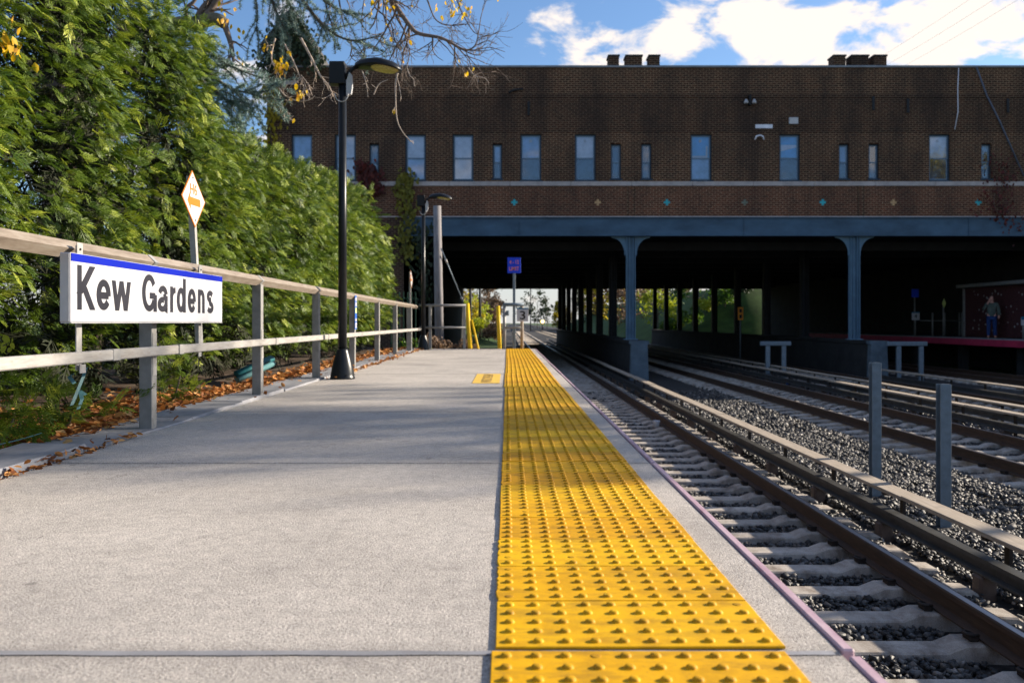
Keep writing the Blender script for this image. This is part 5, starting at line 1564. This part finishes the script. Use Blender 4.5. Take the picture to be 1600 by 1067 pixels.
# ---- vines on the wall
def vine(pts, spread_, k, mat, size, label, name='climbing_vine'):
    base = Vector(pts[0]); t = thing(name, base, label, 'vine')
    pl = spline(pts); MB().tube(pl, .012, 4, True, False).build('stem', 'bark', t)
    gg = np.random.default_rng(k); c = np.array([tuple(pl[i]) for i in gg.integers(0, len(pl), k)])
    c += gg.normal(0, 1, (k, 3)) * np.array([spread_, .05, spread_ * .8]); c[:, 1] = np.minimum(c[:, 1], YF - .08)
    V, F, _ = scatter(LV, LF, c, frames(rand_dirs(k, gg) * .6 + np.array([0, 0, -1.]), np.array([0, -1., .3]) + .6 * rand_dirs(k, gg)), size * gg.lognormal(0, .25, k))
    np_obj('leaves', np_mesh('leaves', V - np.array(tuple(base)), F, mat), t)
def wp(px, py, off=.14): return (fx(px), YF - off, fz(py))
vine([wp(636, 400), wp(634, 360), wp(638, 330), wp(632, 300), wp(636, 280)], .20, 420, 'vine_lime', .17, 'yellow-green vine climbing the wall behind the hedge end')
vine([wp(585, 300), wp(578, 280), wp(572, 262)], .25, 260, 'vine_red', .18, 'dark red vine on the wall above the hedge')
vine([wp(660, 470), wp(662, 430), wp(655, 390), wp(664, 360)], .22, 240, 'leaf_dark', .16, 'dark leafless-looking vine beside the far lamp post')
vine([wp(1592, 350), wp(1560, 338), wp(1550, 310), wp(1568, 280), wp(1562, 255)], .40, 300, 'vine_red', .11, 'sparse dark red vine on the wall at the right')
vine([wp(420, 108, .4), wp(440, 80, .4), wp(457, 40, .4), wp(475, 75, .4), wp(495, 105, .4)], .30, 1500, 'leaf_dark', .14, 'dark leafless creeper covering the gable at the building corner')
vine([wp(430, 260), wp(424, 210), wp(428, 170), wp(422, 140)], .25, 260, 'leaf_gold', .16, 'golden vine on the building corner beside the near hedge')

# ---- shrubs and weeds
def shrub(x, y, z, rx, ry_, h, k, size, mat, label, stems=5, group=None, name='shrub'):
    t = thing(name, (x, y, z), label, 'shrub', group)
    gg = np.random.default_rng(int(abs(x * 77 + y * 31)) + k)
    mbx = MB()
    for s in range(stems):
        a = gg.uniform(0, 2 * math.pi); e = Vector((x + rx * .6 * math.cos(a), y + ry_ * .6 * math.sin(a), z + h * gg.uniform(.5, .9)))
        mbx.tube([(x, y, z - .2), Vector((x, y, z)).lerp(e, .5) + Vector((gg.normal(0, .05), gg.normal(0, .05), .05)), e], [.025, .016, .006], 5, True, False)
    mbx.build('stems', 'bark', t)
    nb = 9
    cen = np.stack([x + rx * gg.uniform(-.75, .75, nb), y + ry_ * gg.uniform(-.75, .75, nb), z + h * gg.uniform(.2, .85, nb)], 1)
    idx = gg.integers(0, nb, k)
    d = rand_dirs(k, gg) * (gg.random(k) ** .4)[:, None]
    pos = cen[idx] + d * np.array([rx * .5, ry_ * .5, h * .28]); pos[:, 2] = np.maximum(pos[:, 2], z + .02)
    V, F, _ = scatter(LV, LF, pos, frames(rand_dirs(k, gg), rand_dirs(k, gg) + np.array([0, 0, .6])), size * gg.lognormal(0, .3, k))
    np_obj('foliage', np_mesh('foliage', V - np.array([x, y, z]), F, mat), t)
    return t
WG = 'dry weeds beyond the platform end'
shrub(-2.0, 24.0, -.42, .5, .5, .75, 700, .08, 'leaf_brown', 'brown dry weeds beside the wooden pole', group=WG)
shrub(-1.3, 24.6, -.45, .45, .5, .70, 600, .08, 'leaf_brown', 'brown dry weeds behind the end fence near the yellow bar', group=WG)
shrub(-2.3, 23.2, -.40, .3, .3, .45, 300, .07, 'leaf_lime', 'patch of lime green weeds by the far lamp post', group=WG)
shrub(-2.75, 23.6, -.30, .35, .4, .6, 300, .08, 'leaf_green', 'low green weeds at the hedge end beyond the platform', group=WG)

def tree(x, y, z, h, r_, k, size, mat, label, group, trunk_h=.35, limbs=7, tr=.16, name='tree', seed=None, cat='tree'):
    t = thing(name, (x, y, z), label, cat, group)
    gg = np.random.default_rng(seed if seed is not None else int(abs(x * 53 + y * 17)))
    g2 = random.Random(int(abs(x * 53 + y * 17)))
    mbx = MB(); top = Vector((x + g2.uniform(-.3, .3), y, z + h * .85))
    mbx.tube(spline([(x, y, z - .3), (x + g2.uniform(-.1, .1), y, z + h * .4), top]), list(np.linspace(tr, .03, 11)), 8)
    tt = []
    for q in range(limbs):
        f = g2.uniform(trunk_h, .85); p = Vector((x, y, z + h * f)); a = g2.uniform(0, 2 * math.pi)
        grow(mbx, p, Vector((math.cos(a), math.sin(a), .6)), r_ * 1.15, tr * .4, 1, g2, tt, -.02, .22, (2, 3))
    mbx.build('trunk', 'bark', t)
    if k:
        cen = np.array([tuple(p) for p, d in tt]); idx = gg.integers(0, len(cen), k)
        pos = cen[idx] + gg.normal(0, r_ * .16, (k, 3))
        V, F, _ = scatter(LV, LF, pos, frames(rand_dirs(k, gg), rand_dirs(k, gg)), size * gg.lognormal(0, .3, k))
        np_obj('crown', np_mesh('crown', V - np.array([x, y, z]), F, mat), t)
    return t
# beyond the far mouth of the underpass
FG = 'trees beyond the far end of the underpass'
for i, (x, y, h, r_, k, mat, lab) in enumerate((
    (-4.6, 92, 5.0, 1.6, 900, 'leaf_gold', 'golden leafy sapling at the left of the far opening'),
    (-3.6, 100, 3.6, 1.5, 900, 'leaf_lime', 'low yellow-green tree beside the track beyond the underpass'),
    (-2.6, 118, 5.5, 1.5, 900, 'leaf_brown', 'brown sapling close to the far track'), (-3.4, 140, 7.0, 1.8, 900, 'leaf_brown', 'taller brown sapling farther along the far track'), (-2.4, 104, 3.2, 1.2, 900, 'leaf_brown', 'low brown thicket tree beside the far track'),
    (-6.5, 110, 10, 3.0, 0, 'leaf_gold', 'tall bare tree at the left of the far opening'),
    (-4.5, 128, 7.5, 2.4, 500, 'leaf_brown', 'brown half-bare tree beyond the underpass on the left'),
    (-7.0, 160, 10, 3.5, 700, 'leaf_brown', 'distant brown tree left of the far tracks'),
    (-9.0, 200, 11, 4, 700, 'leaf_dark', 'distant dark tree left of the far tracks'),
    (17.5, 190, 10, 2.6, 900, 'leaf_dark', 'dark tree in the middle distance right of the far tracks'),
    (14.5, 135, 8, 2.2, 800, 'leaf_gold', 'golden tree seen between the far columns'),
    (19.5, 150, 10, 3.5, 0, 'leaf_gold', 'bare tree seen between the far columns'),
    (21.0, 118, 7.5, 2.5, 900, 'leaf_gold', 'golden tree behind the sunlit green bank'),
    (17.0, 98, 4.2, 1.8, 1100, 'leaf_lime', 'lime green bushy tree on the sunlit bank beyond the columns'),
    (20.3, 92, 4.6, 2.0, 1300, 'leaf_green', 'green bushy tree on the sunlit bank beyond the columns'),
    (23.5, 96, 5.0, 2.2, 1300, 'leaf_lime', 'yellow-green tree behind the orange plate'),
    (27.0, 95, 6.0, 2.6, 1200, 'leaf_dark', 'dark green tree at the right of the sunlit bank'),
    (8.6, 250, 13, 2.4, 300, 'leaf_dark', 'tall dark thin tree far down the line'), (11.2, 245, 10, 2.4, 400, 'leaf_dark', 'shorter dark tree far down the line'),
    (13.0, 215, 8, 2.2, 700, 'leaf_gold', 'golden tree far down the line before the columns'), (6.0, 330, 12, 3, 300, 'leaf_dark', 'most distant dark tree at the end of the line'),
    (18.0, 205, 13, 4.0, 1500, 'leaf_brown', 'brown tree behind the far columns, first of the far row'), (24.0, 215, 14, 4.0, 1500, 'leaf_dark', 'dark tree behind the far columns, second of the far row'),
    (30.0, 210, 13, 4.0, 1500, 'leaf_gold', 'golden tree behind the far columns, third of the far row'), (36.0, 222, 15, 4.5, 1500, 'leaf_dark', 'dark tree behind the far columns, fourth of the far row'), (42.0, 212, 13, 4.0, 1500, 'leaf_brown', 'brown tree behind the far columns, fifth of the far row'),
    (24.0, 128, 9, 3.2, 1500, 'leaf_green', 'tall green tree on top of the sunlit bank'), (19.0, 135, 8, 3.0, 1300, 'leaf_brown', 'brown tree behind the sunlit bank'), (29.0, 120, 9, 3.2, 1300, 'leaf_green', 'tall green tree at the right end of the bank'), (15.5, 108, 6, 2.0, 900, 'leaf_brown', 'brown tree at the left foot of the sunlit bank'))):
    zz = -1.6 + (max(0, -x - .2) * .30 if x < 0 else min(6.5, max(0, x - 14.2) * .62) if y < 200 else 0)
    tree(x, y, zz, h, r_, k, .26 if y < 130 else .4 if y < 200 else .6, mat, lab, FG, .12, 9, .10, name='tree')
for i, (x, y, mat, lab) in enumerate(((-1.9, 88, 'leaf_brown', 'brown brush at the left track side beyond the underpass'), (-1.4, 96, 'leaf_brown', 'second clump of brown brush along the far track'), (-3.2, 86, 'leaf_lime', 'lime brush at the far abutment corner'),
                                 (16.2, 88, 'leaf_green', 'low green shrub on the sunlit bank, left one'), (18.4, 86.5, 'leaf_green', 'low green shrub on the sunlit bank, right one'), (21.8, 87, 'leaf_green', 'dense green shrub on the bank behind the orange plate'), (20.2, 88.5, 'leaf_lime', 'lime shrub on the bank between two green shrubs'), (23.4, 88, 'leaf_dark', 'dark shrub at the right of the bank'), (22.6, 90.5, 'leaf_green', 'tall green shrub higher up the bank'), (25.3, 90, 'leaf_dark', 'dark shrub higher up at the bank end'), (17.3, 89.5, 'leaf_lime', 'lime shrub near the foot of the bank'))):
    zz = -1.6 + (max(0, -x - .2) * .30 if x < 0 else max(0, x - 14.5) * .55)
    shrub(x, y, zz, 1.1, 1.4, 1.7, 900, .2, mat, lab, group='brush beyond the far end of the underpass')
# far signal lamp and far mast
p = at(847.5, 502.5, 230)
t = thing('signal_lamp', (p.x, 230, ZB), 'glowing amber lamp far down the tracks', 'signal')
MB().tube([(p.x, 230, ZB - .2), (p.x, 230, p.z + .6)], .12, 8).build('mast', 'dark_steel', t)
MB().lathe(p.x, 230, [(.05, p.z - .62), (.62, p.z - .4), (.62, p.z + .4), (.05, p.z + .62)], 12).build('housing', 'dark_steel', t)
MB().tube([(p.x, 229.36, p.z), (p.x, 229.2, p.z)], .42, 14, False).build('lens', 'signal_glow', t)
for (px, D, h, lab) in ((735, 86, 7, 'dark pole at the far left mouth of the underpass'), (750, 90, 7, 'second dark pole beyond the left mouth of the underpass'), (829, 210, 9, 'slim mast far down the tracks')):
    p = at(px, 503, D)
    MB().tube([(p.x, D, -1.8), (p.x, D, h)], .13, 8).build('far_pole', 'dark_steel', None, lab, 'pole', 'poles beyond the underpass', base=(p.x, D, -1.62))
# ---- green fence behind the hedge end
t = thing('green_fence', (-2.9, 23.6, -.4), 'dark green picket fence at the hedge end beyond the railing', 'fence')
for k in range(7):
    x = -3.15 + k * .11
    MB().box(x - .014, x + .014, 23.5, 23.53, -.5, 1.5).build('picket', 'chain_green', t)
MB().box(-3.2, -2.45, 23.535, 23.56, 1.3, 1.34).box(-3.2, -2.45, 23.535, 23.56, .1, .14).build('fence_rail', 'chain_green', t)

# ---- trees across the tracks that shade the platform
SG = 'trees across the tracks outside the picture'
def umbrella_tree(x, y, zc_, rx, ry_, rz, nb, k, label, seed):
    """tall tree with a flat spreading crown"""
    t = thing('street_tree', (x, y, -1.6), label, 'tree', SG)
    gg = np.random.default_rng(seed)
    mbx = MB(); fork = Vector((x, y, zc_ - 2.4))
    mbx.tube(spline([(x, y, -1.9), (x + .1, y, 3), fork]), list(np.linspace(.2, .13, 11)), 10)
    cen = np.stack([x + rx * gg.uniform(-1, 1, nb), y + ry_ * gg.uniform(-1, 1, nb), zc_ + rz * gg.uniform(-.7, .7, nb)], 1)
    for c in cen:
        c = Vector(c); mid = fork.lerp(c, .5) + Vector((gg.normal(0, .15), gg.normal(0, .15), -.1))
        mbx.tube(spline([fork, mid, c], 4), list(np.linspace(.06, .012, 9)), 5, True, False)
    mbx.build('trunk', 'bark', t)
    pos = cen[gg.integers(0, nb, k)] + gg.normal(0, 1, (k, 3)) * np.array([.55, .42, .26])
    V, F, _ = scatter(LV, LF, pos, frames(rand_dirs(k, gg), rand_dirs(k, gg)), .14 * gg.lognormal(0, .3, k))
    np_obj('crown', np_mesh('crown', V - np.array([x, y, -1.6]), F, 'leaf_gold'), t)
umbrella_tree(27.0, 14.55, 10.35, 1.9, 1.2, .7, 14, 2500, 'tall spreading leafy tree across the tracks', 3)
umbrella_tree(27.5, 17.3, 10.5, 1.9, .8, .6, 9, 620, 'tall sparse tree across the tracks nearest the overpass', 4)
